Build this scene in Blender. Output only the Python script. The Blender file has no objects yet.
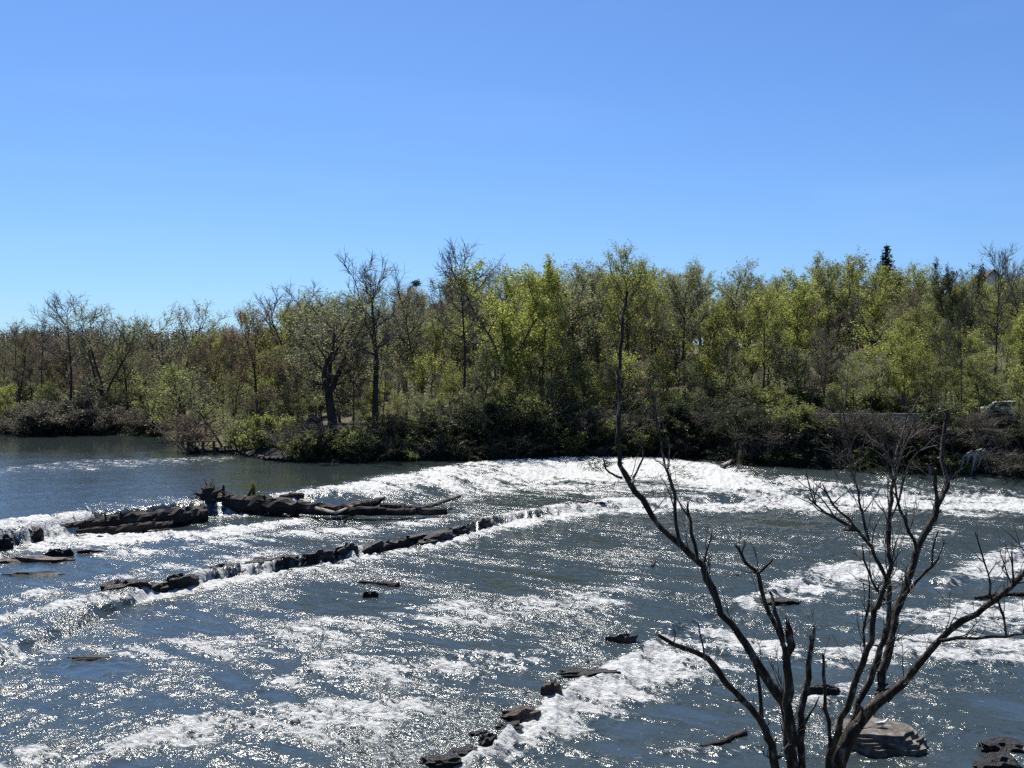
import bpy, bmesh, math, random
import numpy as np
from mathutils import Vector, Matrix, Quaternion

R = math.radians
random.seed(7)
scene = bpy.context.scene
COL = scene.collection

# ------------------------------------------------------------------ camera
F = 1098.0
CAM_Z = 9.0
PITCH = math.atan(9.0 / F)            # looks very slightly down
cam_d = bpy.data.cameras.new("camera")
cam_d.sensor_width = 36.0
cam_d.lens = 36.0 * F / 1024.0
cam_d.clip_end = 20000
cam = bpy.data.objects.new("camera", cam_d)
COL.objects.link(cam)
cam.location = (0, 0, CAM_Z)
cam.rotation_euler = (math.pi / 2 - PITCH, 0, 0)
scene.camera = cam


def ray(px, py):
    u = (px - 512.0) / F
    v = (384.0 - py) / F
    cp, sp = math.cos(PITCH), math.sin(PITCH)
    return (u, cp + v * sp, v * cp - sp)


def on_plane(px, py, z):
    """point of the plane z seen at a photo pixel (used to survey the place)"""
    d = ray(px, py)
    t = (z - CAM_Z) / d[2]
    return Vector((d[0] * t, d[1] * t, z))


def at_dist(px, py, y):
    d = ray(px, py)
    t = y / d[1]
    return Vector((d[0] * t, y, CAM_Z + d[2] * t))


# ------------------------------------------------------------------ noise
_rng = np.random.default_rng(11)
_PERM = np.concatenate([_rng.permutation(256)] * 3).astype(np.int64)
_GA = _rng.random(256) * 2 * np.pi
_GX, _GY = np.cos(_GA), np.sin(_GA)


def noise2(x, y):
    xi = np.floor(x).astype(np.int64)
    yi = np.floor(y).astype(np.int64)
    xf, yf = x - xi, y - yi
    u = xf * xf * xf * (xf * (xf * 6 - 15) + 10)
    v = yf * yf * yf * (yf * (yf * 6 - 15) + 10)
    xi &= 255
    yi &= 255

    def g(ix, iy, dx, dy):
        h = _PERM[_PERM[ix] + iy] & 255
        return _GX[h] * dx + _GY[h] * dy
    a = g(xi, yi, xf, yf)
    b = g(xi + 1, yi, xf - 1, yf)
    c = g(xi, yi + 1, xf, yf - 1)
    d = g(xi + 1, yi + 1, xf - 1, yf - 1)
    return ((a * (1 - u) + b * u) * (1 - v) + (c * (1 - u) + d * u) * v) * 1.5


def fbm(x, y, n=3):
    s, a = 0, 1.0
    for i in range(n):
        s = s + a * noise2(x * 2 ** i + 17.3 * i, y * 2 ** i - 9.1 * i)
        a *= 0.5
    return s


def smooth(t):
    t = np.clip(t, 0, 1)
    return t * t * (3 - 2 * t)


# ------------------------------------------------------------------ tags
def tag(o, label=None, cat=None, group=None, kind=None):
    if label: o["label"] = label
    if cat: o["category"] = cat
    if group: o["group"] = group
    if kind: o["kind"] = kind
    return o


def empty(name, loc, rz=0.0):
    o = bpy.data.objects.new(name, None)
    o.empty_display_size = 0.3
    o.location = loc
    o.rotation_euler = (0, 0, rz)
    COL.objects.link(o)
    return o


class MB:
    def __init__(self):
        self.v, self.f, self.m = [], [], []

    def quad_mesh(self, verts, faces, mi=0):
        b = len(self.v)
        self.v.extend(verts)
        for f in faces:
            self.f.append(tuple(i + b for i in f))
            self.m.append(mi)

    def tube(self, pts, rad, n=6, cap=True, mi=0, flat=1.0, jit=0.0, rnd=None):
        pts = [Vector(p) for p in pts]
        k = len(pts)
        b = len(self.v)
        ref = Vector((0, 0, 1))
        d0 = (pts[-1] - pts[0])
        if abs(d0.normalized().z) > 0.8:
            ref = Vector((1, 0.2, 0))
        for i in range(k):
            t = pts[min(i + 1, k - 1)] - pts[max(i - 1, 0)]
            if t.length < 1e-7:
                t = Vector((0, 0, 1))
            t.normalize()
            s = t.cross(ref)
            if s.length < 1e-4:
                s = t.cross(Vector((0.3, 1, 0)))
            s.normalize()
            w = s.cross(t)
            for j in range(n):
                a = 2 * math.pi * j / n
                r = rad[i]
                if jit:
                    r *= 1 + jit * (rnd.random() - 0.5) * 2
                self.v.append(tuple(pts[i] + s * (math.cos(a) * r) + w * (math.sin(a) * r * flat)))
        for i in range(k - 1):
            for j in range(n):
                j2 = (j + 1) % n
                self.f.append((b + i * n + j, b + i * n + j2, b + (i + 1) * n + j2, b + (i + 1) * n + j))
                self.m.append(mi)
        if cap and n > 2:
            self.f.append(tuple(b + j for j in range(n)))
            self.f.append(tuple(b + (k - 1) * n + n - 1 - j for j in range(n)))
            self.m += [mi, mi]

    def box(self, lo, hi, mi=0):
        x0, y0, z0 = lo
        x1, y1, z1 = hi
        self.quad_mesh([(x0, y0, z0), (x1, y0, z0), (x1, y1, z0), (x0, y1, z0), (x0, y0, z1), (x1, y0, z1), (x1, y1, z1), (x0, y1, z1)],
                       [(0, 3, 2, 1), (4, 5, 6, 7), (0, 1, 5, 4), (1, 2, 6, 5), (2, 3, 7, 6), (3, 0, 4, 7)], mi)

    def mesh(self, name, mats, smooth_shade=True):
        me = bpy.data.meshes.new(name)
        me.from_pydata([tuple(v) for v in self.v], [], self.f)
        for m in (mats if isinstance(mats, (list, tuple)) else [mats]):
            me.materials.append(m)
        me.polygons.foreach_set("material_index", self.m)
        if smooth_shade:
            me.polygons.foreach_set("use_smooth", [True] * len(me.polygons))
        me.update()
        return me

    def build(self, name, mats, parent=None, smooth_shade=True):
        return link(name, self.mesh(name, mats, smooth_shade), parent)


def link(name, me, parent=None, loc=None):
    o = bpy.data.objects.new(name, me)
    COL.objects.link(o)
    if parent: o.parent = parent
    if loc is not None: o.location = loc
    return o


def copy_tree(o, parent=None):
    c = o.copy()
    COL.objects.link(c)
    c.parent = parent
    for ch in list(o.children):
        copy_tree(ch, c)
    return c


# ------------------------------------------------------------------ materials
def new_mat(name):
    m = bpy.data.materials.new(name)
    m.use_nodes = True
    nt = m.node_tree
    nt.nodes.clear()
    out = nt.nodes.new("ShaderNodeOutputMaterial")
    return m, nt, out


def N(nt, typ, **kw):
    n = nt.nodes.new("ShaderNode" + typ)
    for k, v in kw.items():
        if k in n.inputs.keys():
            n.inputs[k].default_value = v
        else:
            setattr(n, k, v)
    return n


def ramp(nt, stops, interp="LINEAR"):
    r = nt.nodes.new("ShaderNodeValToRGB")
    r.color_ramp.interpolation = interp
    el = r.color_ramp.elements
    while len(el) > 1:
        el.remove(el[-1])
    el[0].position, el[0].color = stops[0][0], (*stops[0][1], 1)
    for p, c in stops[1:]:
        e = el.new(p)
        e.color = (*c, 1)
    return r


def math_node(nt, op, a=None, b=None, c=None, clamp=False):
    n = nt.nodes.new("ShaderNodeMath")
    n.operation = op
    n.use_clamp = clamp
    for i, s in enumerate((a, b, c)):
        if s is None: continue
        if isinstance(s, (int, float)):
            n.inputs[i].default_value = s
        else:
            nt.links.new(s, n.inputs[i])
    return n.outputs[0]


def rough_mat(name, stops, scale=2.0, detail=6.0, rough=0.9, bump=0.5, bscale=None, stretch=(1, 1, 1), bdist=0.05, spec=0.3, coord="Object"):
    m, nt, out = new_mat(name)
    L = nt.links.new
    tc = N(nt, "TexCoord")
    mp = N(nt, "Mapping")
    mp.inputs["Scale"].default_value = stretch
    L(tc.outputs[coord], mp.inputs["Vector"])
    no = N(nt, "TexNoise", Scale=scale, Detail=detail, Roughness=0.62)
    L(mp.outputs[0], no.inputs["Vector"])
    rp = ramp(nt, stops)
    L(no.outputs["Fac"], rp.inputs[0])
    nb = N(nt, "TexNoise", Scale=bscale or scale * 4, Detail=6.0, Roughness=0.7)
    L(mp.outputs[0], nb.inputs["Vector"])
    bp = N(nt, "Bump", Strength=bump, Distance=bdist)
    L(nb.outputs["Fac"], bp.inputs["Height"])
    p = N(nt, "BsdfPrincipled", Roughness=rough)
    p.inputs["Specular IOR Level"].default_value = spec
    L(rp.outputs[0], p.inputs["Base Color"])
    L(bp.outputs[0], p.inputs["Normal"])
    L(p.outputs[0], out.inputs[0])
    return m


M = {}
M["bark"] = rough_mat("bark", [(0.3, (0.022, 0.018, 0.014)), (0.55, (0.055, 0.045, 0.036)), (0.75, (0.11, 0.095, 0.08))], 3.0, stretch=(1, 1, 0.25), bump=0.7, bdist=0.04)
M["bark_pale"] = rough_mat("bark_pale", [(0.3, (0.07, 0.062, 0.05)), (0.6, (0.14, 0.125, 0.105)), (0.8, (0.24, 0.22, 0.19))], 3.0, stretch=(1, 1, 0.3), bump=0.5)
M["bark_near"] = rough_mat("bark_near", [(0.32, (0.014, 0.011, 0.009)), (0.48, (0.036, 0.029, 0.024)), (0.58, (0.085, 0.07, 0.058)), (0.66, (0.28, 0.255, 0.22))], 17.0, stretch=(1, 1, 0.45), bump=1.0, bscale=34, bdist=0.05)
M["twig"] = rough_mat("twig", [(0.35, (0.075, 0.07, 0.06)), (0.7, (0.165, 0.155, 0.138))], 2.0, bump=0.0)
M["twig_near"] = rough_mat("twig_near", [(0.35, (0.035, 0.028, 0.023)), (0.7, (0.13, 0.115, 0.1))], 6.0, bump=0.2)
M["driftwood"] = rough_mat("driftwood", [(0.3, (0.03, 0.024, 0.02)), (0.5, (0.08, 0.066, 0.056)), (0.7, (0.2, 0.175, 0.15))], 2.2, stretch=(0.35, 1, 1), bump=1.0, bscale=9, bdist=0.08)
M["driftwood_dark"] = rough_mat("driftwood_dark", [(0.3, (0.012, 0.01, 0.009)), (0.55, (0.035, 0.028, 0.024)), (0.78, (0.1, 0.085, 0.072))], 2.2, stretch=(0.35, 1, 1), bump=1.0, bscale=9, bdist=0.08)
M["driftwood_pale"] = rough_mat("driftwood_pale", [(0.3, (0.16, 0.14, 0.12)), (0.7, (0.42, 0.38, 0.33))], 4, bump=0.6)
M["wet_rock"] = rough_mat("wet_rock", [(0.3, (0.005, 0.005, 0.006)), (0.55, (0.013, 0.012, 0.012)), (0.8, (0.04, 0.036, 0.032))], 2.5, rough=0.5, bump=1.0, bscale=7, bdist=0.15, spec=0.3)
M["red_rock"] = rough_mat("red_rock", [(0.3, (0.02, 0.015, 0.014)), (0.55, (0.07, 0.045, 0.038)), (0.8, (0.16, 0.11, 0.095))], 2.5, rough=0.6, bump=1.0, bscale=7, bdist=0.1)
M["dry_rock"] = rough_mat("dry_rock", [(0.3, (0.035, 0.03, 0.026)), (0.5, (0.10, 0.088, 0.075)), (0.72, (0.24, 0.215, 0.185))], 4.5, rough=0.85, bump=0.8, bscale=14, bdist=0.05)
M["bank_rock"] = rough_mat("bank_rock", [(0.3, (0.015, 0.014, 0.013)), (0.55, (0.05, 0.046, 0.042)), (0.8, (0.17, 0.16, 0.15))], 1.6, rough=0.8, bump=0.9, bscale=8, bdist=0.1)
M["plank"] = rough_mat("plank", [(0.3, (0.05, 0.04, 0.03)), (0.7, (0.13, 0.1, 0.075))], 5, bump=0.4)
M["concrete"] = rough_mat("concrete", [(0.3, (0.16, 0.15, 0.135)), (0.7, (0.32, 0.3, 0.27))], 1.2, bump=0.3)
M["asphalt"] = rough_mat("asphalt", [(0.3, (0.09, 0.09, 0.09)), (0.7, (0.17, 0.165, 0.16))], 2, bump=0.2)
M["white_paint"] = rough_mat("white_paint", [(0.3, (0.62, 0.62, 0.6)), (0.7, (0.78, 0.78, 0.76))], 1, bump=0.05)
M["roof_brown"] = rough_mat("roof_brown", [(0.3, (0.045, 0.028, 0.023)), (0.7, (0.09, 0.055, 0.045))], 3, bump=0.3)
M["car_paint"] = rough_mat("car_paint", [(0.3, (0.6, 0.61, 0.62)), (0.7, (0.68, 0.69, 0.7))], 1, rough=0.25, bump=0.0, spec=0.5)
M["dark_glass"] = rough_mat("dark_glass", [(0.3, (0.015, 0.018, 0.02)), (0.7, (0.02, 0.024, 0.026))], 1, rough=0.05, bump=0.0, spec=0.6)
M["tyre"] = rough_mat("tyre", [(0.3, (0.015, 0.015, 0.015)), (0.7, (0.03, 0.03, 0.03))], 4, bump=0.1)
M["white_feather"] = rough_mat("white_feather", [(0.3, (0.68, 0.67, 0.65)), (0.7, (0.8, 0.79, 0.77))], 8, bump=0.1)
M["grey_feather"] = rough_mat("grey_feather", [(0.3, (0.22, 0.23, 0.25)), (0.7, (0.34, 0.35, 0.37))], 8, bump=0.1)
M["beak"] = rough_mat("beak", [(0.3, (0.45, 0.28, 0.04)), (0.7, (0.55, 0.34, 0.06))], 8, bump=0.0)


def leaf_mat(name, trans=0.5):
    """colour of each crown comes from its object colour; leaves differ a little from one another"""
    m, nt, out = new_mat(name)
    L = nt.links.new
    oi = N(nt, "ObjectInfo")
    ge = N(nt, "NewGeometry")
    rp = ramp(nt, [(0.0, (0.55, 0.58, 0.6)), (0.5, (1, 1, 1)), (0.85, (1.25, 1.2, 1.0)), (1.0, (1.45, 1.35, 1.1))])
    L(ge.outputs["Random Per Island"], rp.inputs[0])
    mx = N(nt, "Mix", data_type="RGBA", blend_type="MULTIPLY")
    mx.inputs[0].default_value = 1.0
    L(oi.outputs["Color"], mx.inputs[6])
    L(rp.outputs[0], mx.inputs[7])
    df = N(nt, "BsdfDiffuse")
    tr = N(nt, "BsdfTranslucent")
    gl = N(nt, "BsdfGlossy", Roughness=0.45)
    gl.inputs["Color"].default_value = (1, 1, 1, 1)
    L(mx.outputs[2], df.inputs[0])
    L(mx.outputs[2], tr.inputs[0])
    a = N(nt, "MixShader")
    a.inputs[0].default_value = trans
    L(df.outputs[0], a.inputs[1])
    L(tr.outputs[0], a.inputs[2])
    b = N(nt, "MixShader")
    b.inputs[0].default_value = 0.012
    L(a.outputs[0], b.inputs[1])
    L(gl.outputs[0], b.inputs[2])
    L(b.outputs[0], out.inputs[0])
    return m


M["leaf"] = leaf_mat("spring_leaf", 0.55)

# ------------------------------------------------------------------ river survey
# ledges as world polylines  X -> Y (upstream is the far side)
def survey(pts, z):
    a = [on_plane(px, py, z) for px, py in pts]
    return np.array([p.x for p in a]), np.array([p.y for p in a])


L1 = survey([(-200, 568), (0, 538), (60, 526), (110, 517), (200, 508), (330, 497), (400, 484), (480, 471), (560, 464), (640, 465), (700, 470), (745, 473), (800, 476)], 1.1)
L2 = survey([(-200, 690), (0, 622), (60, 610), (110, 596), (190, 578), (260, 568), (330, 556), (400, 543), (450, 533), (500, 520), (560, 511), (620, 505), (720, 498), (850, 494), (1100, 494)], 0.45)
L3 = survey([(250, 840), (420, 768), (490, 742), (508, 718), (545, 704), (560, 686), (620, 674), (642, 640), (690, 614), (735, 603), (790, 583), (862, 563), (900, 574), (945, 582), (985, 567), (1024, 553), (1200, 520)], 0.1)
DROP1, DROP2, DROP3 = 0.9, 0.42, 0.2


def ledge_s(L, x, y):
    yl = np.interp(x, L[0], L[1])
    sl = np.interp(x, (L[0][1:] + L[0][:-1]) / 2, np.diff(L[1]) / np.diff(L[0]))
    return (y - yl) / np.sqrt(1 + sl * sl)


def water_base(x, y):
    x = np.asarray(x, float)
    y = np.asarray(y, float)
    jag = 0.35 * noise2(x * 0.9, y * 0.9) + 0.2 * noise2(x * 2.3 + 5, y * 2.3)
    s1, s2, s3 = ledge_s(L1, x, y) + jag, ledge_s(L2, x, y) + jag, ledge_s(L3, x, y) + jag
    w1 = 0.9 + 8.0 * smooth((x + 16) / 12.0)         # steep at the left, a long slide at the right
    w2 = 0.30 + 1.6 * smooth((x - 2) / 8.0) + 9.0 * smooth((-13.8 - x) / 4.0)
    w3 = 0.9
    z = 0.1 + DROP1 * smooth((s1 + w1) / w1) + DROP2 * smooth((s2 + w2) / w2) + DROP3 * smooth((s3 + w3) / w3)
    z = z + 0.004 * np.clip(y - 22, 0, 60) - 0.004 * 60
    return z


SHORE = []
for px, py, z in [(-500, 431, 1.66), (0, 433, 1.66), (100, 434, 1.66), (178, 437, 1.66), (186, 453.5, 1.66), (212, 452, 1.66), (235, 452, 1.66), (262, 460, 1.66), (340, 462, 1.66),
                  (400, 458, 1.66), (440, 460, 1.66), (500, 461, 1.5), (560, 459, 1.4), (620, 460, 1.35), (700, 462, 1.3), (736, 466, 1.2), (744, 476, 0.7), (790, 481, 0.5), (900, 486, 0.45), (1024, 489, 0.45), (1500, 500, 0.45)]:
    SHORE.append(on_plane(px, py, z))
SX = np.array([p.x for p in SHORE])
SY = np.array([p.y for p in SHORE])
SZ = np.array([p.z for p in SHORE])


def ground_fn(x, y):
    x = np.asarray(x, float)
    y = np.asarray(y, float)
    n1 = fbm(x * 0.12, y * 0.12, 3)
    n2 = fbm(x * 0.7, y * 0.7, 2)
    s = y - np.interp(x, SX, SY) + n2 * 0.7
    wl = np.interp(x, SX, SZ)
    B = np.interp(x, [-60, -30, -22, -12, 0, 14, 24, 32, 60], [0.5, 0.5, 0.7, 1.2, 2.6, 2.8, 3.7, 4.0, 4.1])
    W = np.interp(x, [-60, -30, -12, 0, 24, 60], [3.0, 2.0, 4.0, 3.6, 3.4, 3.6])
    slope = np.interp(x, [-70, -30, 0, 40], [0.01, 0.035, 0.075, 0.13])
    bank = wl + 0.05 + B * smooth(s / W) + slope * np.clip(s - 14, 0, 70) + 0.25 * n1 * smooth(s / 5)
    hill = 9 * smooth((y - 220) / 190.0) * smooth((170 - np.abs(x + 130)) / 90.0) + 10 * smooth((y - 260) / 300)
    bank = bank + hill
    bed = wl - 0.35 - 0.22 * np.clip(-s, 0, 6)
    far = np.where(s > 0, bank, bed)
    near = 7.45 - 0.355 * np.clip(y, -1, 11.5) - 0.66 * np.clip(y - 11.5, 0, 10) + 0.12 * n2 + 0.25 * n1
    near = np.where(y < -1, 7.8 + 0.3 * n1, near)
    return np.where(y < 18, np.maximum(near, -1.2), np.where(s > -25, np.maximum(far, -1.4), -1.4 + 0.1 * n1))


def gz(x, y):
    return float(ground_fn(np.array([x]), np.array([y]))[0])


def wz(x, y):
    return float(water_base(np.array([x]), np.array([y]))[0])


def grid_mesh(name, X, Y, Z, mat):
    ny, nx = X.shape
    me = bpy.data.meshes.new(name)
    nv = nx * ny
    me.vertices.add(nv)
    co = np.empty((nv, 3), np.float32)
    co[:, 0], co[:, 1], co[:, 2] = X.ravel(), Y.ravel(), Z.ravel()
    me.vertices.foreach_set("co", co.ravel())
    i = np.arange(nv).reshape(ny, nx)
    q = np.stack([i[:-1, :-1], i[:-1, 1:], i[1:, 1:], i[1:, :-1]], -1).reshape(-1, 4)
    nf = len(q)
    me.loops.add(nf * 4)
    me.polygons.add(nf)
    me.loops.foreach_set("vertex_index", q.ravel().astype(np.int32))
    me.polygons.foreach_set("loop_start", np.arange(0, nf * 4, 4, dtype=np.int32))
    me.polygons.foreach_set("use_smooth", np.ones(nf, bool))
    me.materials.append(mat)
    me.update(calc_edges=True)
    return me


# ------------------------------------------------------------------ ground
def ground_material():
    m, nt, out = new_mat("bank_ground")
    L = nt.links.new
    tc = N(nt, "TexCoord")
    n1 = N(nt, "TexNoise", Scale=0.35, Detail=8.0, Roughness=0.65)
    n2 = N(nt, "TexNoise", Scale=3.0, Detail=8.0, Roughness=0.7)
    L(tc.outputs["Object"], n1.inputs["Vector"])
    L(tc.outputs["Object"], n2.inputs["Vector"])
    litter = ramp(nt, [(0.3, (0.03, 0.024, 0.017)), (0.55, (0.075, 0.06, 0.042)), (0.75, (0.15, 0.125, 0.095))])
    L(n2.outputs["Fac"], litter.inputs[0])
    grass = ramp(nt, [(0.3, (0.03, 0.04, 0.012)), (0.7, (0.085, 0.1, 0.03))])
    L(n2.outputs["Fac"], grass.inputs[0])
    k = ramp(nt, [(0.44, (0, 0, 0)), (0.58, (1, 1, 1))])
    L(n1.outputs["Fac"], k.inputs[0])
    mx = N(nt, "Mix", data_type="RGBA")
    L(k.outputs[0], mx.inputs[0])
    L(litter.outputs[0], mx.inputs[6])
    L(grass.outputs[0], mx.inputs[7])
    bp = N(nt, "Bump", Strength=0.8, Distance=0.15)
    L(n2.outputs["Fac"], bp.inputs["Height"])
    p = N(nt, "BsdfPrincipled", Roughness=0.95)
    p.inputs["Specular IOR Level"].default_value = 0.15
    sh = N(nt, "Attribute", attribute_name="bank_shade")
    dk = ramp(nt, [(0.3, (0.008, 0.008, 0.008)), (0.6, (0.022, 0.021, 0.02)), (0.8, (0.06, 0.056, 0.05))])  # near-black colour paints the shade of the steep bank face
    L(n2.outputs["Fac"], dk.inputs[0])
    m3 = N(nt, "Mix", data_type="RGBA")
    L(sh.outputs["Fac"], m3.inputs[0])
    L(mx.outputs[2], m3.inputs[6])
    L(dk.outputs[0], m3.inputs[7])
    L(m3.outputs[2], p.inputs["Base Color"])
    L(bp.outputs[0], p.inputs["Normal"])
    L(p.outputs[0], out.inputs[0])
    return m


def spaced(a, b, step, far, n=22):
    core = np.arange(a, b + step / 2, step)
    t = (np.arange(1, n + 1) / n) ** 2.2
    return np.concatenate([(a - t * (far + a))[::-1] if a < 0 else [], core, b + t * (far - b)])


gx = spaced(-115, 115, 0.8, 3500)
gy = np.concatenate([[-3000, -1200, -500, -200, -90, -50, -30], np.arange(-20, 190, 0.8), 190 + (np.arange(1, 50) / 49) ** 2 * 3800])
def ys_at(px):
    y = 95.0
    for _ in range(12):
        y = .5 * y + .5 * float(np.interp((px - 512.0) / F * y, SX, SY))
    return y


GX, GY = np.meshgrid(gx, gy)
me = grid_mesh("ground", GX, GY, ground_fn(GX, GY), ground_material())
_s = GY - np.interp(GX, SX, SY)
_sh = smooth((5.5 - _s + 0.8 * noise2(GX * .5, GY * .5)) / 1.5) * smooth((_s + 2) / 1) * smooth((GX + 27) / 4)  # mask of the shade painted into the ground along the bank
me.attributes.new("bank_shade", "FLOAT", "POINT").data.foreach_set("value", _sh.astype(np.float32).ravel())
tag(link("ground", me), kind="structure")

# ------------------------------------------------------------------ water
# rapids, foam and painted sun glitter, each stroke: (px, py, up, down), strength, height used for the survey
STROKES = [
    ([(-60, 548, 8, 26), (0, 540, 9, 24), (60, 533, 8, 24), (110, 537, 8, 16), (180, 534, 6, 10), (250, 526, 5, 7), (300, 520, 3, 5)], 1.0, 0.75),
    ([(80, 556, 3, 6), (150, 548, 5, 8), (240, 538, 5, 9), (330, 530, 4, 8), (420, 522, 4, 8), (480, 512, 4, 6)], 0.52, 0.7),
    ([(205, 513, 3, 5), (260, 509, 3, 5), (330, 499, 4, 5), (380, 492, 6, 10), (430, 484, 8, 15), (480, 475, 7, 22), (540, 469, 6, 26), (600, 467, 5, 26), (660, 469, 5, 28), (720, 480, 10, 22), (780, 490, 10, 14), (860, 494, 10, 11), (960, 496, 10, 11), (1060, 498, 10, 10), (1250, 506, 10, 9)], 1.0, 0.9),
    ([(100, 604, 5, 9), (130, 597, 5, 9), (190, 584, 5, 9), (260, 573, 5, 8), (330, 562, 5, 8), (400, 549, 5, 7), (450, 539, 4, 7), (500, 525, 5, 8), (560, 514, 5, 7), (620, 508, 4, 6), (700, 506, 3, 5), (800, 506, 3, 4)], 1.0, 0.3),
    ([(-60, 640, 9, 10), (0, 626, 9, 10), (60, 613, 8, 10), (120, 601, 6, 9)], 0.88, 0.3),
    ([(0, 600, 10, 10), (80, 583, 9, 9), (150, 570, 9, 8), (240, 560, 8, 7), (320, 550, 7, 6), (400, 536, 5, 5)], 0.42, 0.6),
    ([(-50, 655, 8, 14), (80, 645, 10, 20), (200, 640, 10, 20), (330, 625, 15, 20), (450, 608, 16, 18), (560, 600, 12, 14), (640, 590, 8, 10)], 0.46, 0.3),  # glitter zone: sun sparkle painted as foam flecks
    ([(60, 662, 3, 6), (130, 650, 3, 8), (220, 640, 4, 8)], 0.5, 0.25),
    ([(240, 690, 6, 10), (290, 674, 9, 16), (340, 664, 12, 22), (400, 664, 12, 22), (470, 660, 12, 18), (560, 650, 8, 10)], 0.72, 0.2),
    ([(100, 752, 10, 20), (150, 730, 10, 24), (210, 716, 12, 28), (280, 708, 12, 30), (340, 706, 14, 28), (420, 708, 10, 16)], 0.78, 0.2),
    ([(0, 755, 12, 25), (80, 752, 10, 20)], 0.6, 0.2),
    ([(430, 772, 3, 14), (490, 752, 4, 14), (520, 730, 9, 26), (560, 702, 12, 36), (600, 688, 10, 38), (640, 664, 16, 40), (680, 642, 18, 36), (720, 640, 18, 32), (760, 645, 14, 22), (800, 652, 8, 10)], 1.0, 0.0),
    ([(735, 606, 3, 6), (770, 596, 7, 10), (800, 585, 9, 13), (840, 574, 9, 15), (872, 570, 7, 14), (905, 575, 5, 8)], 0.85, 0.05),
    ([(860, 552, 5, 5), (900, 540, 6, 7), (950, 530, 5, 6)], 0.42, 0.2),
    ([(930, 586, 3, 4), (960, 578, 6, 8), (990, 568, 7, 13), (1030, 557, 8, 18), (1100, 545, 8, 18)], 0.92, 0.05),
    ([(850, 612, 4, 6), (890, 614, 7, 10), (940, 618, 12, 12), (990, 615, 14, 16), (1050, 612, 14, 16)], 0.8, 0.0),
    ([(820, 655, 5, 7), (870, 650, 8, 12), (920, 645, 10, 16), (970, 640, 10, 16), (1030, 648, 12, 20), (1090, 650, 12, 20)], 0.85, 0.0),
    ([(975, 742, 5, 8), (1000, 742, 8, 18), (1040, 745, 12, 24), (1100, 745, 12, 20)], 0.95, 0.0),
    ([(770, 700, 3, 5), (810, 694, 4, 9), (850, 690, 4, 8), (890, 700, 3, 6)], 0.6, 0.0),
    ([(640, 752, 3, 5), (700, 746, 4, 6), (760, 745, 4, 8)], 0.45, 0.0),
    ([(-60, 476, 8, 10), (0, 470, 7, 12), (60, 463, 5, 14), (130, 461, 4, 14), (200, 458, 2, 10), (236, 458, 2, 6)], 0.37, 1.66),
]

gv = np.linspace(1 / 15.0, 1 / 260.0, 860)
gy_ = 1 / gv
gu = np.linspace(-0.74, 0.74, 1420)
WY, WU = np.meshgrid(gy_, gu, indexing="ij")
WX = WU * (WY + 8)
# rows wander so that no row lines up with anything
BASE = water_base(WX, WY)


def stroke_mask(st, x, y):
    pts, amp, z = st
    c = [on_plane(p[0], p[1], z) for p in pts]
    X = np.array([p.x for p in c])
    Yc = np.array([p.y for p in c])
    Yu = np.array([on_plane(p[0], p[1] - p[2], z).y for p in pts])
    Yd = np.array([on_plane(p[0], p[1] + p[3], z).y for p in pts])
    yc, yu, yd = np.interp(x, X, Yc), np.interp(x, X, Yu), np.interp(x, X, Yd)
    t = np.where(y > yc, (y - yc) / (yu - yc), (yc - y) / (yc - yd))
    e = (X[-1] - X[0]) * 0.06 + 0.3
    endf = smooth((x - X[0]) / e + 0.5) * smooth((X[-1] - x) / e + 0.5)
    return amp * (1 - smooth((t - 0.25) / 1.0)) * endf


wa = WX * 0.8 - WY * 0.6          # along the current
wb = WX * 0.6 + WY * 0.8          # across it
warp = 0.9 * fbm(WX * 0.35, WY * 0.35, 3)
FO = np.zeros_like(WX)
for st in STROKES:
    FO = np.maximum(FO, stroke_mask(st, WX + warp * 0.6, WY + warp))
streak = fbm(wa * 0.25 + 3, wb * 1.1, 3)
streak2 = fbm(wa * 0.9, wb * 2.6 + 7, 3)
clump = fbm(WX * 0.22 + 9, WY * 0.16, 2)
shore_s = WY - np.interp(WX, SX, SY)
calm = smooth((ledge_s(L1, WX, WY) - 1.0) / 3.0) * smooth((np.interp(WX, [-60, 0, 6], [1, 1, 0])))
foam = 0.95 * FO * (1.0 + 0.3 * clump) + (streak * 0.34 + streak2 * 0.30) * smooth(FO * 3) + (0.03 + 0.22 * clump + 0.28 * streak + 0.14 * streak2) * (1 - calm)  # last term scatters white flecks over open water as painted sun sparkle
# water running over the steps breaks into white threads and dark gaps
s2 = ledge_s(L2, WX, WY)
edge = np.exp(-((s2 + 0.15) / 0.35) ** 2) * smooth((4 - WX) / 3.0) * smooth((WX + 17) / 2.0)
thr = noise2(wb * 0.7, wa * 0.1 + 2) + 0.6 * noise2(wb * 2.9, wa * 0.2) + 0.5 * noise2(wb * 6.7, wa * 0.25 + 4)
foam = foam * (1 - edge) + edge * (0.42 + 0.75 * thr)
s1 = ledge_s(L1, WX, WY)
edge1 = np.exp(-((s1 + 0.4) / 0.6) ** 2) * smooth((-24 - WX) / 2.0)
foam = foam * (1 - edge1) + edge1 * (0.75 + 0.6 * thr)
foam = np.clip(foam, 0, 1.3)

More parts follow.
